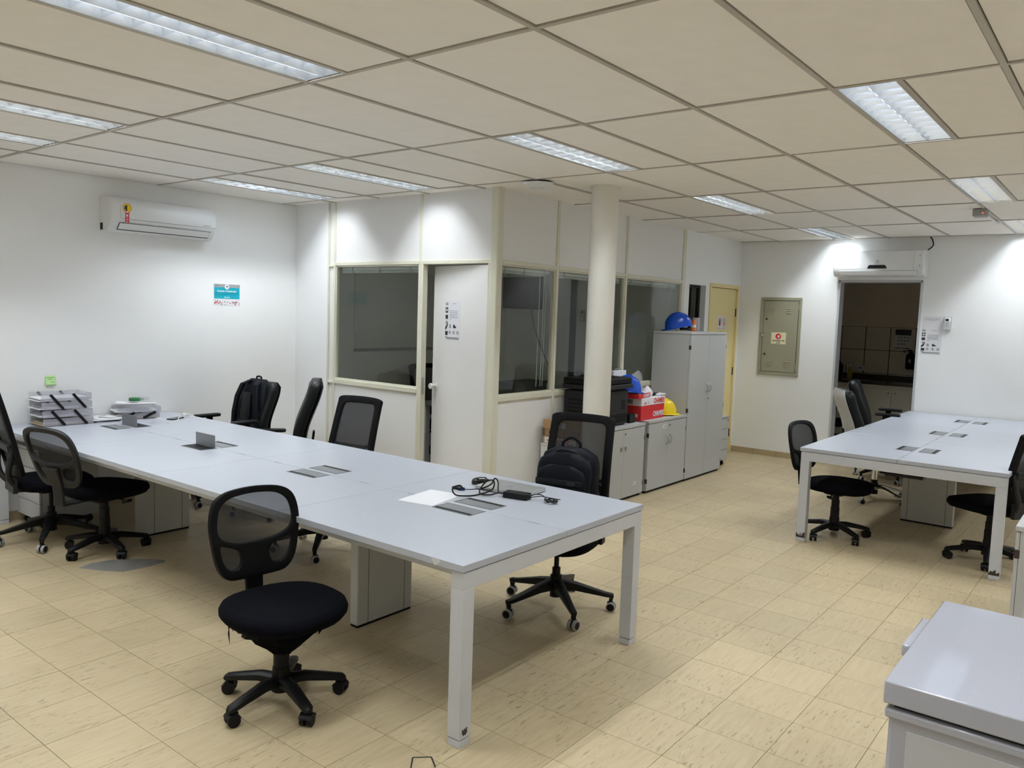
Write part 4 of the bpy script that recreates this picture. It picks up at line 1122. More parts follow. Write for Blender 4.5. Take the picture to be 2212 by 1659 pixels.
# document trays
def tray_stack(label, loc, rz, n, wd, dp, pitch, strut_lean=1, papers=(), skew=0.0):
    t = thing('document_tray', label, 'tray', loc, rz)
    for k in range(n):
        z = .004 + k * pitch; ox = skew * k
        b = MB()
        b.box(ox - wd / 2, ox + wd / 2, -dp / 2, dp / 2, z, z + .0025)
        b.box(ox - wd / 2, ox + wd / 2, -dp / 2, -dp / 2 + .0025, z + .0025, z + pitch * .86)
        b.box(ox - wd / 2, ox + wd / 2, dp / 2 - .0025, dp / 2, z + .0025, z + pitch * .86)
        b.box(ox + wd / 2 - .0025, ox + wd / 2, -dp / 2 + .0025, dp / 2 - .0025, z + .0025, z + pitch * .86)
        tr = obj('tray', b, 'acrylic', t)
        for q in range(papers[k] if k < len(papers) else 2):
            rn = random.Random(k * 7 + q)
            zz = z + .003 + q * .005
            ph = MB().box(ox - wd / 2 + .01 + .02 * rn.random() - (.03 if rn.random() > .6 else 0), ox + wd / 2 - .015 - .02 * rn.random(), -dp / 2 + .012, dp / 2 - .012, zz, zz + .0042)
            obj('paper_sheaf', ph, 'paper' if rn.random() > .4 else 'skirt' if k == 0 else 'paper', tr)
    for s in (-1, 1):
        y = s * (dp / 2 + .004)
        for q in (0, 1):
            for x in (-.075, .085):
                z0 = .012 + q * (n * pitch / 2); z1 = z0 + n * pitch * .40
                if z1 > n * pitch: continue
                xs = x + skew * q * n / 2
                obj('strut', MB().bar((xs - .040 * strut_lean, y, z1), (xs + .040 * strut_lean, y, z0), .005, .019, up=(1, 0, 1)).cyl((xs - .04 * strut_lean, y - .005, z1), (xs - .04 * strut_lean, y + .005, z1), .010, n=12).cyl((xs + .04 * strut_lean, y - .005, z0), (xs + .04 * strut_lean, y + .005, z0), .010, n=12), 'black', t)
    return t
tray_stack('tall stack of smoky clear document trays at the left end of the long table', (.43, 4.555, TH), RAD(-2), 4, .36, .25, .062, 1, (5, 3, 3, 4), skew=-.004)
tray_stack('low smoky tray set with papers and a green ring, by the left wall', (1.0, 4.56, TH), RAD(-14), 2, .33, .24, .050, -1, (3, 2), skew=.01)
pz = MB().grid(lambda u, v: ((u - .5) * .30, (v - .5) * .22, .002 + .010 * sin(u * 3 + v * 2) * v + .008 * u * u), 10, 8)
po = obj('loose_papers', pz, 'paper', solid=.004); po.location = (1.0, 4.555, TH + .118); po.rotation_euler = (RAD(-3), RAD(2), RAD(-24)); tag(po, 'curling white papers on top of the low tray set by the left wall', 'papers')
tp = obj('tape_roll', MB().lathe([(.028, 0), (.045, 0), (.046, .004), (.046, .020), (.044, .024), (.029, .024), (.028, .020)], n=32), 'green', sharp=40); tp.location = (.985, 4.53, TH + .142); tag(tp, 'green ring lying on the papers of the low tray set', 'ring')
gb_ = thing('small_box', 'small grey transparent box at the right end of the low tray set', 'box', (1.10, 4.61, TH + .132), RAD(-20))
obj('case', MB().box(-.04, .04, -.025, .025, 0, .028), 'acrylic', gb_, bev=.003)
obj('contents', MB().box(-.03, .0, -.018, .018, .003, .02), 'greyink', gb_)
st = thing('paper_pile', 'small pile of white papers between the two tray sets', 'papers', (.735, 4.56, TH), RAD(-4))
for k in range(5):
    o = obj('sheet', MB().box(-.10, .10, -.13, .13, 0, .0035), 'paper' if k != 1 else 'ink', st); o.location = (.004 * k * (-1) ** k, .006 * (-1) ** k, .0002 + k * .0048); o.rotation_euler = (0, 0, .06 * (-1) ** k)
cl = thing('calculator', 'white calculator on the pile of papers between the tray sets', 'calculator', (.76, 4.52, TH + .0255), RAD(30))
obj('case', MB().box(-.035, .035, -.06, .06, 0, .010), 'white', cl, bev=.003)
obj('screen', MB().box(-.028, .028, .028, .050, .010, .0106), 'greyink', cl)
ph = thing('smartphone', 'black phone charging on the far end of the long table', 'phone', (1.20, 4.28, TH), RAD(-62))
obj('case', MB().prism(rr(.072, .150, .010), 0.0, .0085), 'black', ph, bev=.002)
obj('glass_front', MB().prism(rr(.068, .146, .009), .0085, .0089), 'screen', ph)
cb_ = tag(obj('charging_cable', MB().tube([(.93, 4.16, TH + .010), (.96, 4.12, TH + .045), (1.0, 4.06, TH + .03), (1.03, 4.08, TH + .004), (1.12, 4.12, TH + .004), (1.18, 4.20, TH + .006), (1.22, 4.24, TH + .020), (1.27, 4.18, TH + .025), (1.34, 4.12, TH + .005), (1.36, 4.2, TH + .004), (1.32, 4.30, TH + .03), (1.30, 4.33, TH + .012)], .0028, 8, 6), 'white'), 'white charging cable looping over the phone at the far end of the long table', 'cable')
wc = thing('wall_charger', 'white charger block beside the phone on the long table', 'charger', (1.33, 4.36, TH), RAD(10))
obj('block', MB().box(-.02, .02, -.022, .022, 0, .026), 'white', wc, bev=.003)
obj('pin', MB().cyl((-.006, -.022, .013), (-.006, -.040, .013), .002, n=8).cyl((.006, -.022, .013), (.006, -.040, .013), .002, n=8), 'alu', wc)

# ================================================================== backpacks
def backpack(label, loc, rot, wd=.30, dp=.17, h=.42, m='navy', straps_front=False, lay=False):
    t = thing('backpack', label, 'backpack', loc, rot=rot)        # front faces local +x, width along y
    def body(s0, x0, x1, hh, wid, z0=0.0, n=12):
        R = []
        for i in range(n + 1):
            u = i / n; z = z0 + hh * u
            k = (1 - .0 * u) * (1 if u < .74 else math.sqrt(max(.0, 1 - ((u - .74) / .265) ** 2)) * .72 + .28)
            kk = k if u < 1 else .10
            kz = .86 + .14 * min(1, u * 6)
            R.append([((x0 + x1) / 2 + x * (.6 + .4 * kk) * kz, y * (.42 + .58 * kk) * kz, z) for x, y, _ in superring(0, 0, (x1 - x0) / 2, wid / 2, 0, 28, 3.6)])
        return MB().loft(R)
    obj('main_body', body(1, -dp * .5, dp * .22, h, wd), m, t, sharp=60)
    obj('front_body', body(1, dp * .02, dp * .52, h * .93, wd * .94), m, t, sharp=60)
    obj('front_pocket', body(1, dp * .30, dp * .66, h * .76, wd * .86, .012), m, t, sharp=60)
    obj('zip_line', MB().tube([(dp * .12 + .02, y * wd * .5 * .97, z * h) for y, z in ((-1, .15), (-1, .45), (-.93, .65), (-.68, .85), (-.3, .955), (0, .97), (.3, .955), (.68, .85), (.93, .65), (1, .45), (1, .15))], .0045, 6, 4), 'black', t)
    obj('pocket_band', MB().box(dp * .655, dp * .675, -wd * .41, wd * .41, h * .54, h * .61), 'leather', t, bev=.004)
    obj('badge', MB().box(dp * .672, dp * .682, wd * .14, wd * .28, h * .555, h * .595), 'dgrey', t, bev=.002)
    obj('handle', MB().tube([(-dp * .12, -.055, h * .965), (-dp * .12, -.050, h + .030), (-dp * .12, 0, h + .058), (-dp * .12, .050, h + .030), (-dp * .12, .055, h * .965)], .010, 8, 5), m, t)
    return t
# upright on the seat of the mesh chair at the right end, its front towards the table
backpack('dark navy backpack upright on the chair at the right end of the long table', (1.56, .60, .474), (0, RAD(-6), F(-.97, -.22)), wd=.35, dp=.21, h=.465)
# hung over the back of the corner chair, its padded back and straps outwards
bk = thing('backpack', 'black backpack with padded back panel hung over the chair in the far corner', 'backpack', (1.90, 4.15, .52), F(-1, 0))
def tw(u, wid, dpt, cx, z): return [(cx + x, y, z) for x, y, _ in superring(0, 0, dpt / 2, wid / 2, 0, 26, 3.2)]
obj('main_body', MB().loft([tw(0, .34, .10, .05, -.02), tw(0, .40, .15, .05, .02), tw(0, .41, .16, .045, .18), tw(0, .38, .15, .03, .32), tw(0, .32, .12, .015, .43), tw(0, .27, .09, .0, .50), tw(0, .22, .05, -.01, .53)]), 'navy', bk, sharp=60)
obj('back_pad', MB().add([(.125, 0, .05), (.13, -.07, .22), (.108, -.055, .42), (.108, .055, .42), (.13, .07, .22)], [(0, 1, 2, 3, 4)]), 'leather', bk, solid=.012, bev=.004)
for s in (-1, 1):
    obj('shoulder_strap', MB().loft([[(x + a * .035, s * y + b * .028, z) for a, b in ((-.35, -1), (.35, -1), (.35, 1), (-.35, 1))] for x, y, z in ((.03, .055, .52), (.085, .10, .49), (.118, .135, .38), (.130, .165, .24), (.125, .19, .08))]), 'navy', bk, bev=.006)
obj('side_pouch', MB().loft([tw(0, .10, .12, .06, z) for z in (.0, .02)] + [[(x, y - .205, z) for x, y, z in tw(0, .11 * k, .13 * k, .06, z)] for z, k in ((.03, 1), (.22, 1.05), (.30, .8), (.34, .3))]) if False else MB().loft([[(x, y - .20, z) for x, y, z in tw(0, .11 * k, .13 * k, .04, z)] for z, k in ((-.02, .7), (.02, 1), (.20, 1.05), (.29, .85), (.35, .3))]), 'navy', bk, sharp=60)
obj('hanging_strap', MB().tube([(.08, -.22, .10), (.09, -.255, .03), (.085, -.25, -.03), (.09, -.262, -.07)], .007, 6), 'black', bk)
obj('top_loop', MB().tube([(-.01, -.03, .52), (-.012, -.03, .55), (-.012, .03, .55), (-.01, .03, .52)], .008, 6, 4), 'navy', bk)

# ================================================================== things on the walls
def notice(name, label, loc, rot, wd, h, cat='notice'):
    t = thing(name, label, cat, loc, rot=rot)
    obj('sheet', MB().box(-wd / 2, wd / 2, -h / 2, h / 2, .0005, .0014), 'paper', t)
    return t
def lines(par, rows, m='ink', th=.0035, seed=1):
    rn = random.Random(seed)
    for x0, x1, y in rows:
        b = MB(); x = x0
        while x < x1 - .004:
            l = min(rn.uniform(.008, .022), x1 - x); b.box(x, x + l, y - th / 2, y + th / 2, .0014, .0017); x += l + .004
        obj('text_line', b, m, par)
def ban(par, cx, cy, r, m='ink'):
    obj('ban_sign', MB().ring((cx, cy), r, r * .82, .0014, .0018, 24).obox((cx, cy, .0016), (r * 1.8, r * .16, .0004), Matrix.Rotation(RAD(-45), 3, 'Z')).obox((cx, cy, .0015), (r * .45, r * .9, .0003), Matrix.Identity(3)), m, par)
# teal poster
tp_ = notice('poster', 'small teal and white cleaning notice on the left wall under the air conditioner', (1.958, YW, 1.787), NEGY, .272, .198, 'poster')
obj('teal_band', MB().box(-.131, .131, -.037, .068, .0014, .0017), 'teal', tp_)
obj('grey_band', MB().box(-.134, .134, .068, .097, .0014, .0016), 'rim', tp_)
obj('round_emblem', MB().cyl((0, .074, .0014), (0, .074, .0020), .024, n=24), 'paper', tp_)
obj('emblem_mark', MB().prism([(-.010, .078), (.008, .084), (.012, .076), (.003, .074), (.002, .062), (-.002, .062), (-.003, .073)], .0020, .0023), 'ink', tp_)
text('title', 'Limpeza / Desinfecção', .0215, 'paper', tp_, (0, .034, .0019), bold=.03)
lines(tp_, [(-.115, .115, .016), (-.115, .115, .006), (-.115, -.03, -.003)], 'cab', .0025, 3)
obj('small_logo', MB().cyl((-.020, -.023, .0017), (-.020, -.023, .0020), .007, n=16).box(-.008, .03, -.026, -.020, .0017, .0020), 'paper', tp_)
lines(tp_, [(-.12, -.075, .083)], 'ink', .004, 5)
rn = random.Random(4); dots = {'red': MB(), 'teal': MB(), 'ink': MB()}
for k in range(46):
    q = rn.choice(['red', 'red', 'red', 'teal', 'ink']); x = rn.uniform(-.128, .128); y_ = rn.uniform(-.092, -.058) + .006 * sin(x * 40)
    dots[q].cyl((x, y_, .0014), (x, y_, .0017), rn.uniform(.0025, .0065), n=8)
for q, b in dots.items(): obj('floral_print', b, q, tp_)
# black and white safety notices
def bw_notice(label, loc, rot, wd, h):
    t = notice('notice', label, loc, rot, wd, h)
    sx, sy = wd / .21, h / .297
    b = MB()
    b.box(-.100 * sx, -.064 * sx, .06 * sy, .10 * sy, .0014, .0017).box(-.100 * sx, -.064 * sx, .015 * sy, .045 * sy, .0014, .0017).box(-.100 * sx, -.064 * sx, -.105 * sy, -.075 * sy, .0014, .0017)
    b.prism([(-.1 * sx, -.045 * sy), (-.082 * sx, -.03 * sy), (-.064 * sx, -.0 * sy), (-.064 * sx, -.03 * sy), (-.08 * sx, -.055 * sy), (-.1 * sx, -.07 * sy)], .0014, .0017)
    obj('black_print', b, 'ink', t)
    b = MB().box(-.100 * sx, -.064 * sx, .115 * sy, .135 * sy, .0014, .0017).prism([(-.082 * sx, -.03 * sy), (-.066 * sx, -.012 * sy), (-.082 * sx, .006 * sy), (-.098 * sx, -.012 * sy)], .0014, .0018)
    b.prism([(-.1 * sx, -.110 * sy), (-.06 * sx, -.118 * sy), (.095 * sx, -.118 * sy), (.095 * sx, -.135 * sy), (-.075 * sx, -.135 * sy), (-.1 * sx, -.118 * sy)], .0014, .0017)
    obj('grey_print', b, 'greyink', t)
    obj('white_dot', MB().cyl((-.082 * sx, .08 * sy, .0017), (-.082 * sx, .08 * sy, .0020), .011 * sx, n=16), 'paper', t)
    lines(t, [(-.04 * sx, .075 * sx, .075 * sy - k * .0125 * sy) for k in range(5)] + [(-.04 * sx, -.02 * sx, .0105 * sy)], 'ink', .0035, 9)
    lines(t, [(.0, .05 * sx, .128 * sy)], 'greyink', .005, 2)
    obj('cap_picture', MB().prism([(-.045 * sx, -.052 * sy), (-.018 * sx, -.052 * sy), (-.020 * sx, -.030 * sy), (-.032 * sx, -.020 * sy), (-.044 * sx, -.030 * sy)], .0014, .0017), 'greyink', t)
    obj('shoe_picture', MB().prism([(.012 * sx, -.052 * sy), (.055 * sx, -.050 * sy), (.054 * sx, -.040 * sy), (.036 * sx, -.034 * sy), (.028 * sx, -.022 * sy), (.012 * sx, -.030 * sy)], .0014, .0017), 'ink', t)
    for k in range(3): ban(t, (-.034 + .055 * k) * sx, -.084 * sy, .0155 * sx)
    return t
dm = d1.matrix_basis
bw_notice('black and white safety notice taped to the half-open meeting room door', dm @ Vector((-.0190, .452, 1.62)), (pi / 2, 0, -pi / 2 - RAD(10)), .205, .345)
bw_notice('black and white safety notice on the far wall, right of the kitchen doorway', (XF, -.112, 1.535), NEGX, .205, .292)
n2 = notice('notice', 'thin white instruction sheet above the safety notice right of the kitchen doorway', (XF, -.105, 1.750), NEGX, .19, .135)
lines(n2, [(-.06, .07, .040), (-.075, .08, .030), (-.03, .04, .020)], 'greyink', .0035, 8)
# sticky note
sn = thing('sticky_note', 'light green sticky note with writing on the left wall above the trays', 'note', (.417, YW, 1.062), rot=NEGY)
obj('note', MB().grid(lambda u, v: ((u - .5) * .078, (v - .5) * .076, .001 + .010 * (1 - v) ** 2), 4, 6), 'note', sn, solid=.0006)
ln = MB()
for k, (a, b) in enumerate(((-.03, .028), (-.018, .012), (.0, .028))):
    y_ = .024 - k * .014 - (.010 if k == 2 else 0); v = y_ / .076 + .5; ln.box(a, b, y_ - .0012, y_ + .0012, .0015 + .010 * (1 - v) ** 2, .0022 + .010 * (1 - v) ** 2)
obj('writing', ln, 'ink', sn)
# door sign on the yellow door
ds = notice('door_sign', 'sign with two red ringed pictograms on the yellow door', (7.195, YP + .012, 1.665), NEGY, .27, .165, 'sign')
for x in (-.065, .065):
    obj('red_ring', MB().ring((x, .012), .055, .047, .0014, .0019, 28, sx=.85), 'red', ds)
    lines(ds, [(x - .04, x + .04, -.066)], 'ink', .007, 6)
obj('hand_picture', MB().prism([(-.082, -.03), (-.048, -.03), (-.044, .01), (-.052, .045), (-.062, .05), (-.078, .045), (-.086, .01)], .0014, .0018), 'ink', ds)
obj('leg_picture', MB().prism([(.045, -.025), (.075, -.025), (.072, .01), (.062, .045), (.052, .045), (.055, .01)], .0014, .0018), 'greyink', ds)
obj('red_bar', MB().obox((.065, .012, .0019), (.10, .008, .0005), Matrix.Rotation(RAD(-52), 3, 'Z')), 'red', ds)

# electrical panel
ep = thing('electrical_panel', 'olive grey steel electrical panel on the far wall, left of the kitchen doorway', 'panel', (XF, 1.595, 1.517), rot=NEGX)
pw_, ph_ = .515, .975
fr = MB()
for x0, x1, y0, y1 in ((-pw_ / 2, pw_ / 2, ph_ / 2 - .040, ph_ / 2), (-pw_ / 2, pw_ / 2, -ph_ / 2, -ph_ / 2 + .040), (-pw_ / 2, -pw_ / 2 + .036, -ph_ / 2 + .04, ph_ / 2 - .04), (pw_ / 2 - .036, pw_ / 2, -ph_ / 2 + .04, ph_ / 2 - .04)): fr.box(x0, x1, y0, y1, 0, .018)
obj('frame', fr, 'box_green', ep, bev=.005)
obj('recess', MB().box(-pw_ / 2 + .02, pw_ / 2 - .02, -ph_ / 2 + .02, ph_ / 2 - .02, .001, .004), 'ink', ep)
dr = obj('door', MB().box(-pw_ / 2 + .042, pw_ / 2 - .043, -ph_ / 2 + .045, ph_ / 2 - .046, .005, .016), 'box_green', ep, bev=.002)
for cx in (-.115, .105):
    for cy in (.325, -.335):
        for k in range(3):
            b = MB(); y_ = cy - (k - 1) * .026
            b.add([(cx - .028, y_ + .005, .016), (cx + .028, y_ + .005, .016), (cx - .028, y_ - .007, .016), (cx + .028, y_ - .007, .016), (cx - .024, y_ - .005, .023), (cx + .024, y_ - .005, .023)], [(0, 1, 5, 4), (2, 4, 5, 3), (0, 4, 2), (1, 3, 5)])
            obj('vent_slat', b, 'box_green', dr)
for cy in (.215, -.225): obj('latch', MB().cyl((-.175, cy, .015), (-.175, cy, .019), .013, n=14).box(-.185, -.165, cy - .003, cy + .003, .019, .021), 'chip', dr)
obj('hasp', MB().box(-.245, -.195, .030, .046, .016, .026), 'alu', ep, bev=.002)
obj('padlock', MB().box(-.225, -.203, -.002, .030, .022, .034).box(-.212, -.190, .040, .060, .018, .026), 'chrome', ep, bev=.002)
for z in (.34, -.40): obj('hinge', MB().cyl((.215, z, .015), (.215, z + .06, .015), .007, n=8), 'box_green', ep)
sg = obj('warning_sign', MB().box(-.105, .085, -.095, .052, .0162, .0185), 'cream_sign', ep, bev=.001)
obj('sign_border', MB().box(-.105, .085, .047, .049, .0185, .0189).box(-.105, .085, -.092, -.090, .0185, .0189).box(-.102, -.100, -.09, .047, .0185, .0189).box(.080, .082, -.09, .047, .0185, .0189), 'box_green', sg)
obj('red_disc', MB().cyl((-.012, .002, .0185), (-.012, .002, .0192), .036, n=28), 'red', sg)
obj('flash', MB().prism([(.008, .024), (-.026, .010), (-.012, .004), (-.030, -.004), (-.014, -.008), (-.024, -.026), (.010, -.006), (-.002, -.002), (.012, .008), (.000, .012)], .0192, .0197), 'paper', sg)
text('sign_text', 'QUADRO DE', .0235, 'ink', sg, (-.010, -.052, .0190), bold=.04, sx=1.12)
text('sign_text', 'LUZ', .0235, 'ink', sg, (-.010, -.077, .0190), bold=.04, sx=1.12)

# air conditioners (local x along the unit, y up, z out of the wall)
def aircon(label, loc, rot, L, h, d, kind):
    t = thing('air_conditioner', label, 'air conditioner', loc, rot=rot)
    if kind == 1: prof = [(0, 0), (.0, h), (d * .55, h + .002), (d * .86, h - .020), (d, h * .72), (d, h * .36), (d * .93, h * .25), (d * .66, h * .04), (d * .55, .0)]
    else: prof = [(0, .0), (0, h), (d * .80, h), (d * .98, h - .012), (d, h - .05), (d, h * .34), (d * .97, h * .22), (d * .80, h * .06), (d * .6, 0)]
    # prof is (out, up); loft along x with narrower ends
    R = []
    for x, k in ((-L / 2, .90), (-L / 2 + .006, .97), (-L / 2 + .02, 1), (L / 2 - .02, 1), (L / 2 - .006, .97), (L / 2, .90)):
        R.append([(x, u * .5 * (1 - k) * 0 + (u if k == 1 else h / 2 + (u - h / 2) * (.97 + .03 * k)), z * k) for z, u in prof])
    obj('body', MB().loft(R), 'white', t, sharp=45)
    e = .030
    # air outlet flap and shadow gap
    a, b = ((d * .955 + .001, h * .235), (d * .70 + .001, h * .045)) if kind == 1 else ((d * .973 + .001, h * .222), (d * .805 + .001, h * .064))
    off = Vector((0, a[0] - b[0], -(a[1] - b[1]))).normalized() * 0
    nrm = Vector((0, -(a[0] - b[0]), (a[1] - b[1]))).normalized()
    def flap(x0, x1, p, q, lift, name, m):
        P = Vector((0, p[1], p[0])); Q = Vector((0, q[1], q[0])); n_ = Vector((0, -(p[0] - q[0]), (p[1] - q[1]))).normalized()
        vs = []
        for l in (-.001, lift):
            for x, pt in ((x0, P), (x1, P), (x1, Q), (x0, Q)): vs.append(pt + n_ * l + Vector((x, 0, 0)))
        return obj(name, MB().add(vs, [(0, 1, 2, 3), (7, 6, 5, 4), (0, 4, 5, 1), (1, 5, 6, 2), (2, 6, 7, 3), (3, 7, 4, 0)]), m, t)
    lerp = lambda k: (a[0] + (b[0] - a[0]) * k, a[1] + (b[1] - a[1]) * k)
    x0, x1 = (-L / 2 + .07, L / 2 - .06)
    flap(x0 - .004, x1 + .004, lerp(-.02), lerp(1.02), .0012, 'outlet_gap', 'dgrey' if kind == 1 else 'rim')
    flap(x0, x1, lerp(.02), lerp(.86 if kind == 1 else .97), .005, 'outlet_flap', 'white')
    return t
ac1 = aircon('white wall air conditioner with a red ribbon sticker on the left wall', (1.275, YW, 2.262), NEGY, .92, .275, .20, 1)
h1, dd = .275, .2015
obj('front_panel_gap', MB().box(-.385, .455, h1 * .355, h1 * .362, dd - .004, dd - .0004), 'dgrey', ac1)
obj('end_seam', MB().box(-.388, -.386, h1 * .36, h1 * .73, dd - .003, dd - .0004), 'greyink', ac1)
obj('energy_seal', MB().cyl((-.335, .185, dd - .003), (-.335, .185, dd - .0002), .036, n=28), 'red', ac1)
obj('seal_ring', MB().cyl((-.335, .185, dd - .003), (-.335, .185, dd + .0002), .033, n=28), 'yellow', ac1)
obj('seal_half', MB().prism([(-.335 + .024 * cos(q), .185 + .024 * sin(q)) for q in [RAD(90 + 15 * k) for k in range(13)]], dd, dd + .0006), 'ink', ac1)
obj('ribbon', MB().prism([(-.350, .160), (-.352, .068), (-.336, .084), (-.320, .066), (-.318, .160)], dd - .002, dd + .0004), 'red', ac1)
obj('ribbon_print', MB().box(-.346, -.324, .148, .158, dd, dd + .0008).box(-.344, -.328, .118, .135, dd, dd + .0008).box(-.343, -.330, .108, .112, dd, dd + .0008).box(-.343, -.326, .090, .097, dd, dd + .0008), 'paper', ac1)
icn = MB()
for k in range(4): icn.box(.33 + k * .019, .338 + k * .019, .110, .119, dd - .001, dd + .0002)
obj('indicator_icons', icn, 'greyink', ac1)
obj('pipe_notch', MB().box(-.4605, -.452, .01, .065, .004, .05), 'dgrey', ac1)
ac2 = aircon('white wall air conditioner above the kitchen doorway on the far wall', (XF, .462, 2.252), NEGX, .97, .293, .205, 2)
dd = .2065
obj('display', MB().prism([(-.105, .088), (.105, .088), (.088, .122), (.075, .128), (-.080, .128), (-.092, .122)], dd - .004, dd + .0002), 'screen', ac2, bev=.001)
obj('emblem', MB().box(-.014, .014, .155, .182, dd - .002, dd + .0002), 'greyink', ac2)
obj('emblem_mark', MB().box(-.009, .002, .160, .177, dd, dd + .0006).box(.002, .010, .166, .171, dd, dd + .0006), 'paper', ac2)
text('brand_text', 'Electrolux', .014, 'greyink', ac2, (0, .142, dd), bold=.01)
obj('end_seam', MB().box(.378, .380, .06, .28, dd - .003, dd - .0006), 'rim', ac2)
obj('side_label', MB().box(.4846, .4858, .13, .24, .06, .15), 'paper', ac2)
ve = MB()
for k in range(3): ve.box(.432, .446, .215 + k * .009, .220 + k * .009, dd - .010, dd - .0006).box(.432, .446, .105 + k * .009, .110 + k * .009, dd - .010, dd - .0006)
obj('side_marks', ve, 'greyink', ac2)
tag(obj('cable', MB().tube([(XF - .03, -.015, 2.550), (XF - .015, -.06, 2.60), (XF - .012, -.05, 2.66), (XF - .012, -.02, H + .01)], .006, 8, 6), 'black'), 'black cable rising from the far air conditioner into the ceiling', 'cable')
# remote in its wall holder
rmt = thing('remote_control', 'white air conditioner remote in a clear wall holder on the far wall', 'remote', (XF, -.262, 1.742), rot=NEGX)
obj('holder', MB().box(-.040, .040, -.070, .075, .0, .006).box(-.040, -.036, -.07, .03, .006, .045).box(.036, .040, -.07, .03, .006, .045).box(-.036, .036, -.07, -.066, .006, .045).box(-.036, .036, -.066, .02, .042, .045), 'film', rmt)
rb_ = obj('remote', MB().box(-.030, .030, -.064, .066, .010, .036), 'white', rmt, bev=.006)
obj('screen', MB().box(-.016, .016, .028, .052, .036, .0366), 'dgrey', rb_)
bt = MB().box(-.006, .006, -.004, .018, .036, .0368).box(-.006, .006, -.032, -.010, .036, .0368)
for k in range(4): bt.box(-.020, -.012, -.045 + .013 * k, -.038 + .013 * k, .036, .0368).box(.012, .020, -.045 + .013 * k, -.038 + .013 * k, .036, .0368)
obj('button', bt, 'greyink', rb_)

# ceiling detector and sensor box
sd = thing('smoke_detector', 'round white detector under the sagging boards before the column', 'detector', (2.66, 1.70, H))
obj('base', MB().lathe([(.095, .0), (.095, -.012), (.090, -.016), (.090, .0)], n=36), 'dgrey', sd)  # dark colour stands in for the shaded gap between dome and boards
obj('dome', MB().lathe([(.118, -.012), (.112, -.030), (.080, -.044), (.05, -.047), (.01, -.048)], n=36), 'white', sd)
obj('ring_line', MB().lathe([(.046, -.0468), (.049, -.0478), (.051, -.0466)], n=32), 'greyink', sd)
sb_ = thing('sensor_box', 'small grey box with a red light on the ceiling at the right', 'sensor', (5.50, -.815, H - .002))
obj('case', MB().box(-.07, .07, -.05, .05, -.058, 0), 'rim', sb_, bev=.004)
obj('led', MB().box(-.0712, -.0695, -.030, -.022, -.040, -.032), 'led', sb_)
obj('cable_duct', MB().box(.07, 1.02, -.011, .011, -.014, 0), 'white', sb_)

# ================================================================== inside the meeting room
tv = thing('television', 'black flat television on the end wall, seen through the meeting room glass', 'television', (6.10, 4.44, 1.965), rot=NEGX)
obj('bezel', MB().box(-.35, .35, -.205, .205, .035, .075), 'dgrey', tv, bev=.004)
obj('screen', MB().box(-.338, .338, -.190, .195, .075, .0762), 'screen', tv)
obj('bracket', MB().box(-.10, .10, -.10, .10, 0, .035), 'dgrey', tv)
tag(obj('cable', MB().tube([(6.085, 4.30, 1.77), (6.07, 4.20, 1.45), (6.06, 3.95, 1.0), (6.06, 3.86, .78)], .006, 6, 5), 'black'), 'thin black cable slanting down the wall from the television', 'cable')
wbd = thing('whiteboard', 'wall whiteboard in the meeting room, seen through the left glass', 'whiteboard', (4.30, YW, 1.68), rot=NEGY)
obj('surface', MB().box(-.82, 1.1, -.42, .45, .002, .012), 'panel', wbd)
obj('pen_ledge', MB().box(-.82, 1.1, -.445, -.415, .002, .050), 'alu', wbd, bev=.003)
mt = thing('meeting_table', 'dark meeting table behind the corner window of the meeting room', 'table', (4.55, 3.42, 0))
obj('tabletop', MB().box(-.85, .85, -.40, .55, .72, .745), 'dusk', mt, bev=.004)
obj('modesty_panel', MB().box(-.75, .75, .06, .08, .25, .72), 'dusk', mt)
for a in (-.78, .78):
    for b in (-.34, .48): obj('leg', MB().box(a - .03, a + .03, b - .03, b + .03, 0, .72), 'steel', mt)
bxm = thing('storage_box', 'dark grey carton on the meeting room table', 'box', (5.05, 3.62, .745))
obj('carton', MB().box(-.32, .32, -.12, .15, 0, .17), 'dusk', bxm, bev=.003)
obj('lid', MB().box(-.33, .33, -.13, .16, .15, .18), 'dusk', bxm, bev=.003)
rect_chair('dark chair inside the meeting room, seen through the left glass beside the door post', 4.32, 4.22, F(-.2, -1), 0, zs=.47, back_extra=False, name='meeting_chair')
rect_chair('dark chair tucked in by the corner window of the meeting room', 4.05, 2.72, F(.1, 1), 0, zs=.46, back_extra=False, h=.42, name='meeting_chair')
rect_chair('black chair half hidden behind the left jamb of the kitchen doorway', 8.55, 1.22, F(0, -1), .2, armz=.62, zs=.46, back_extra=False, name='kitchen_chair')
rect_chair('dark chair by the middle window of the meeting room, left of the printer', 4.85, 2.70, F(-.1, 1), .3, zs=.46, back_extra=False, h=.42, name='meeting_chair')
sl = thing('wall_remote', 'white remote in a holder on the end wall of the meeting room', 'remote', (6.10, 3.50, 1.70), rot=NEGX)
obj('holder', MB().box(-.035, .035, -.075, .05, 0, .02), 'film', sl); obj('remote', MB().box(-.027, .027, -.06, .075, .004, .026), 'white', sl, bev=.004)
obj('screen', MB().box(-.016, .016, .03, .055, .026, .0266), 'greyink', sl)
tg = thing('shelf', 'white shelf seen through the gap of the half-open meeting room door', 'shelf', (3.22, 4.35, 0))
obj('board', MB().box(-.25, .35, -.12, .30, .78, .805), 'panel', tg); obj('upright', MB().box(-.25, -.225, -.1, .28, 0, .78), 'panel', tg); obj('upright', MB().box(.325, .35, -.1, .28, 0, .78), 'panel', tg)
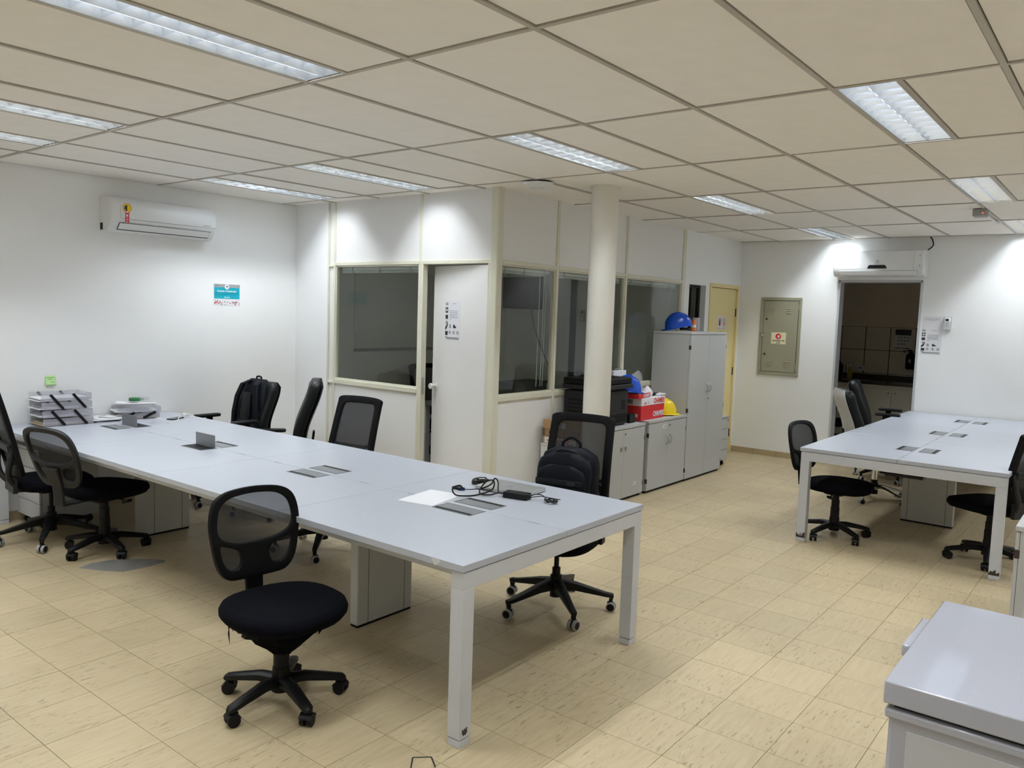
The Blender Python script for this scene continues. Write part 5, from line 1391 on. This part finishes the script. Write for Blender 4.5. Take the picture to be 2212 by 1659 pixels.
# rolled-up blinds behind each partition window
def blind(label, axis, a0, a1, cords):
    if axis == 'x':
        t = thing('roller_blind', label, 'blind', (XP + .075, (a0 + a1) / 2, TZ0 - .012), -pi / 2, 'rolled-up blinds')
    else:
        t = thing('roller_blind', label, 'blind', ((a0 + a1) / 2, YP + .075, TZ0 - .012), 0, 'rolled-up blinds')
    hw = (a1 - a0) / 2 - .02
    obj('headrail', MB().box(-hw, hw, -.014, .014, -.030, .0), 'white', t, bev=.003)
    for k in range(5): obj('slat', MB().box(-hw, hw, -.012, .012, -.036 - k * .004, -.034 - k * .004), 'white', t)
    for q in (-.7, 0, .75): obj('bracket', MB().box(hw * q - .008, hw * q + .008, -.018, .016, -.055, .008), 'film', t)
    for c in cords: obj('cord', MB().tube([(hw * c, -.012, -.05), (hw * c - .006, -.012, -.5), (hw * c - .010, -.012, -1.02)], .0022, 6, 3), 'white', t)
blind('rolled-up white blind at the top of the glass left of the meeting room door', 'x', 3.0, 4.118, ())
blind('rolled-up white blind with cords at the top of the corner window', 'y', XM[0], XM[1], (.62, .78, .86))
blind('rolled-up white blind at the top of the window behind the round column', 'y', XM[1], XM[2], (.55, .62, .78))
blind('rolled-up white blind at the top of the window beside the tall cabinet', 'y', XM[2], XM[3] - .02, (.8,))

# ================================================================== kitchen behind the doorway
KF = 9.75
kc = thing('kitchen_cabinet', 'cream kitchen base cabinet with doors and drawers in the dark kitchen', 'cabinet', (KF, .70, 0))
obj('carcass', MB().box(.02, .78, -1.4, 1.3, .10, .86), 'kcab', kc)
obj('plinth', MB().box(.06, .76, -1.4, 1.3, 0, .10), 'ink', kc)
for y0, y1, ky in ((.022, .47, .058), (-.43, .018, -.03), (-.88, -.435, -.48)):
    d = obj('door', MB().box(0, .02, y0, y1, .12, .80), 'kcab', kc, bev=.003)
    obj('knob', MB().cyl((0, ky, .755), (-.016, ky, .755), .007, n=10).cyl((-.016, ky, .755), (-.024, ky, .755), .015, .012, n=14), 'chrome', d)
for k, (z0, z1) in enumerate(((.645, .80), (.49, .64), (.32, .485), (.12, .315))):
    d = obj('drawer', MB().box(0, .02, .475, 1.28, z0, z1), 'kcab', kc, bev=.003)
    obj('knob', MB().cyl((0, .70, (z0 + z1) / 2), (-.016, .70, (z0 + z1) / 2), .007, n=10).cyl((-.016, .70, (z0 + z1) / 2), (-.024, .70, (z0 + z1) / 2), .015, .012, n=14), 'chrome', d)
kt = thing('kitchen_worktop', 'dark stone worktop with a steel sink in the kitchen', 'worktop', (KF, .70, .86))
obj('slab', MB().box(-.02, .78, -1.4, 1.3, 0, .035), 'granite', kt, bev=.004)
obj('splash', MB().box(.76, .79, -1.4, 1.3, .035, .10), 'granite', kt)
obj('sink', MB().box(.15, .60, -.55, .05, .035, .040).box(.20, .55, -.50, 0.0, .040, .0405), 'chrome', kt)
fa = thing('kitchen_tap', 'chrome wall tap over the kitchen worktop', 'tap', (KX - .012, 1.50, 1.06))
obj('spout', MB().tube([(0, 0, 0), (-.06, 0, .03), (-.13, 0, .05), (-.17, 0, .02), (-.175, 0, -.06)], .013, 10), 'chrome', fa)
obj('handle', MB().cyl((-.04, 0, .02), (-.04, 0, .06), .012, n=12).cyl((-.04, -.03, .06), (-.04, .03, .06), .007, n=8), 'chrome', fa)
bo = thing('soap_bottle', 'yellow soap bottle by the kitchen tap', 'bottle', (10.30, 1.44, .896))
obj('bottle', MB().lathe([(.002, 0), (.034, 0), (.036, .01), (.036, .11), (.014, .15), (.014, .165)], n=20), mat('dull_yellow', (.36, .30, .05), .4), bo); obj('cap', MB().lathe([(.015, .165), (.015, .19), (.006, .195), (.006, .21)], n=14), 'white', bo)
ke = thing('water_jug', 'black jug at the left end of the kitchen worktop', 'jug', (10.25, 1.62, .896))
obj('jug', MB().lathe([(.01, 0), (.085, 0), (.09, .02), (.09, .19), (.05, .235), (.045, .25)], n=24), 'black', ke); obj('handle', MB().tube([(-.02, .07, .21), (-.02, .11, .25), (-.02, .04, .28), (-.02, -.03, .25)], .010, 8), 'black', ke)
ex = thing('fire_extinguisher', 'dark fire extinguisher hung on the tiled kitchen wall', 'extinguisher', (KX - .095, .655, 1.07))
obj('cylinder', MB().lathe([(.01, 0), (.055, 0), (.066, .015), (.066, .19), (.05, .225), (.022, .245), (.022, .262)], n=28), 'black', ex)
obj('valve', MB().box(-.02, .02, -.015, .03, .258, .285).bar((0, .02, .285), (0, .11, .262), .018, .010).bar((0, .02, .262), (0, .10, .245), .014, .008), 'black', ex, bev=.002)
obj('label_sheet', MB().box(-.0672, -.066, -.02, .02, .10, .15), 'greyink', ex)
ko = notice('kitchen_notice', 'recycling notice with a black header on the tiled kitchen wall', (KX - .0095, .795, 1.50), NEGX, .215, .29)
obj('header', MB().box(-.107, .107, .06, .145, .0014, .0018), 'ink', ko)
lines(ko, [(-.08, .08, .105), (-.07, .07, .09)], 'greyink', .004, 4)
for r in range(3):
    b = MB()
    for c in range(4 if r < 2 else 3): b.box(-.075 + c * .042, -.048 + c * .042, .018 - r * .05, .042 - r * .05, .0014, .0017)
    obj('picture_row', b, 'greyink', ko)
lines(ko, [(-.10, .10, -.13)], 'ink', .014, 12)
so = thing('wall_socket', 'white socket plate on the kitchen tiles', 'socket', (KX - .009, 1.36, 1.045), rot=NEGX)
obj('plate', MB().box(-.055, .055, -.036, .036, 0, .008), 'paper', so, bev=.002); obj('outlet', MB().box(-.03, .03, -.012, .012, .008, .0085), 'greyink', so)
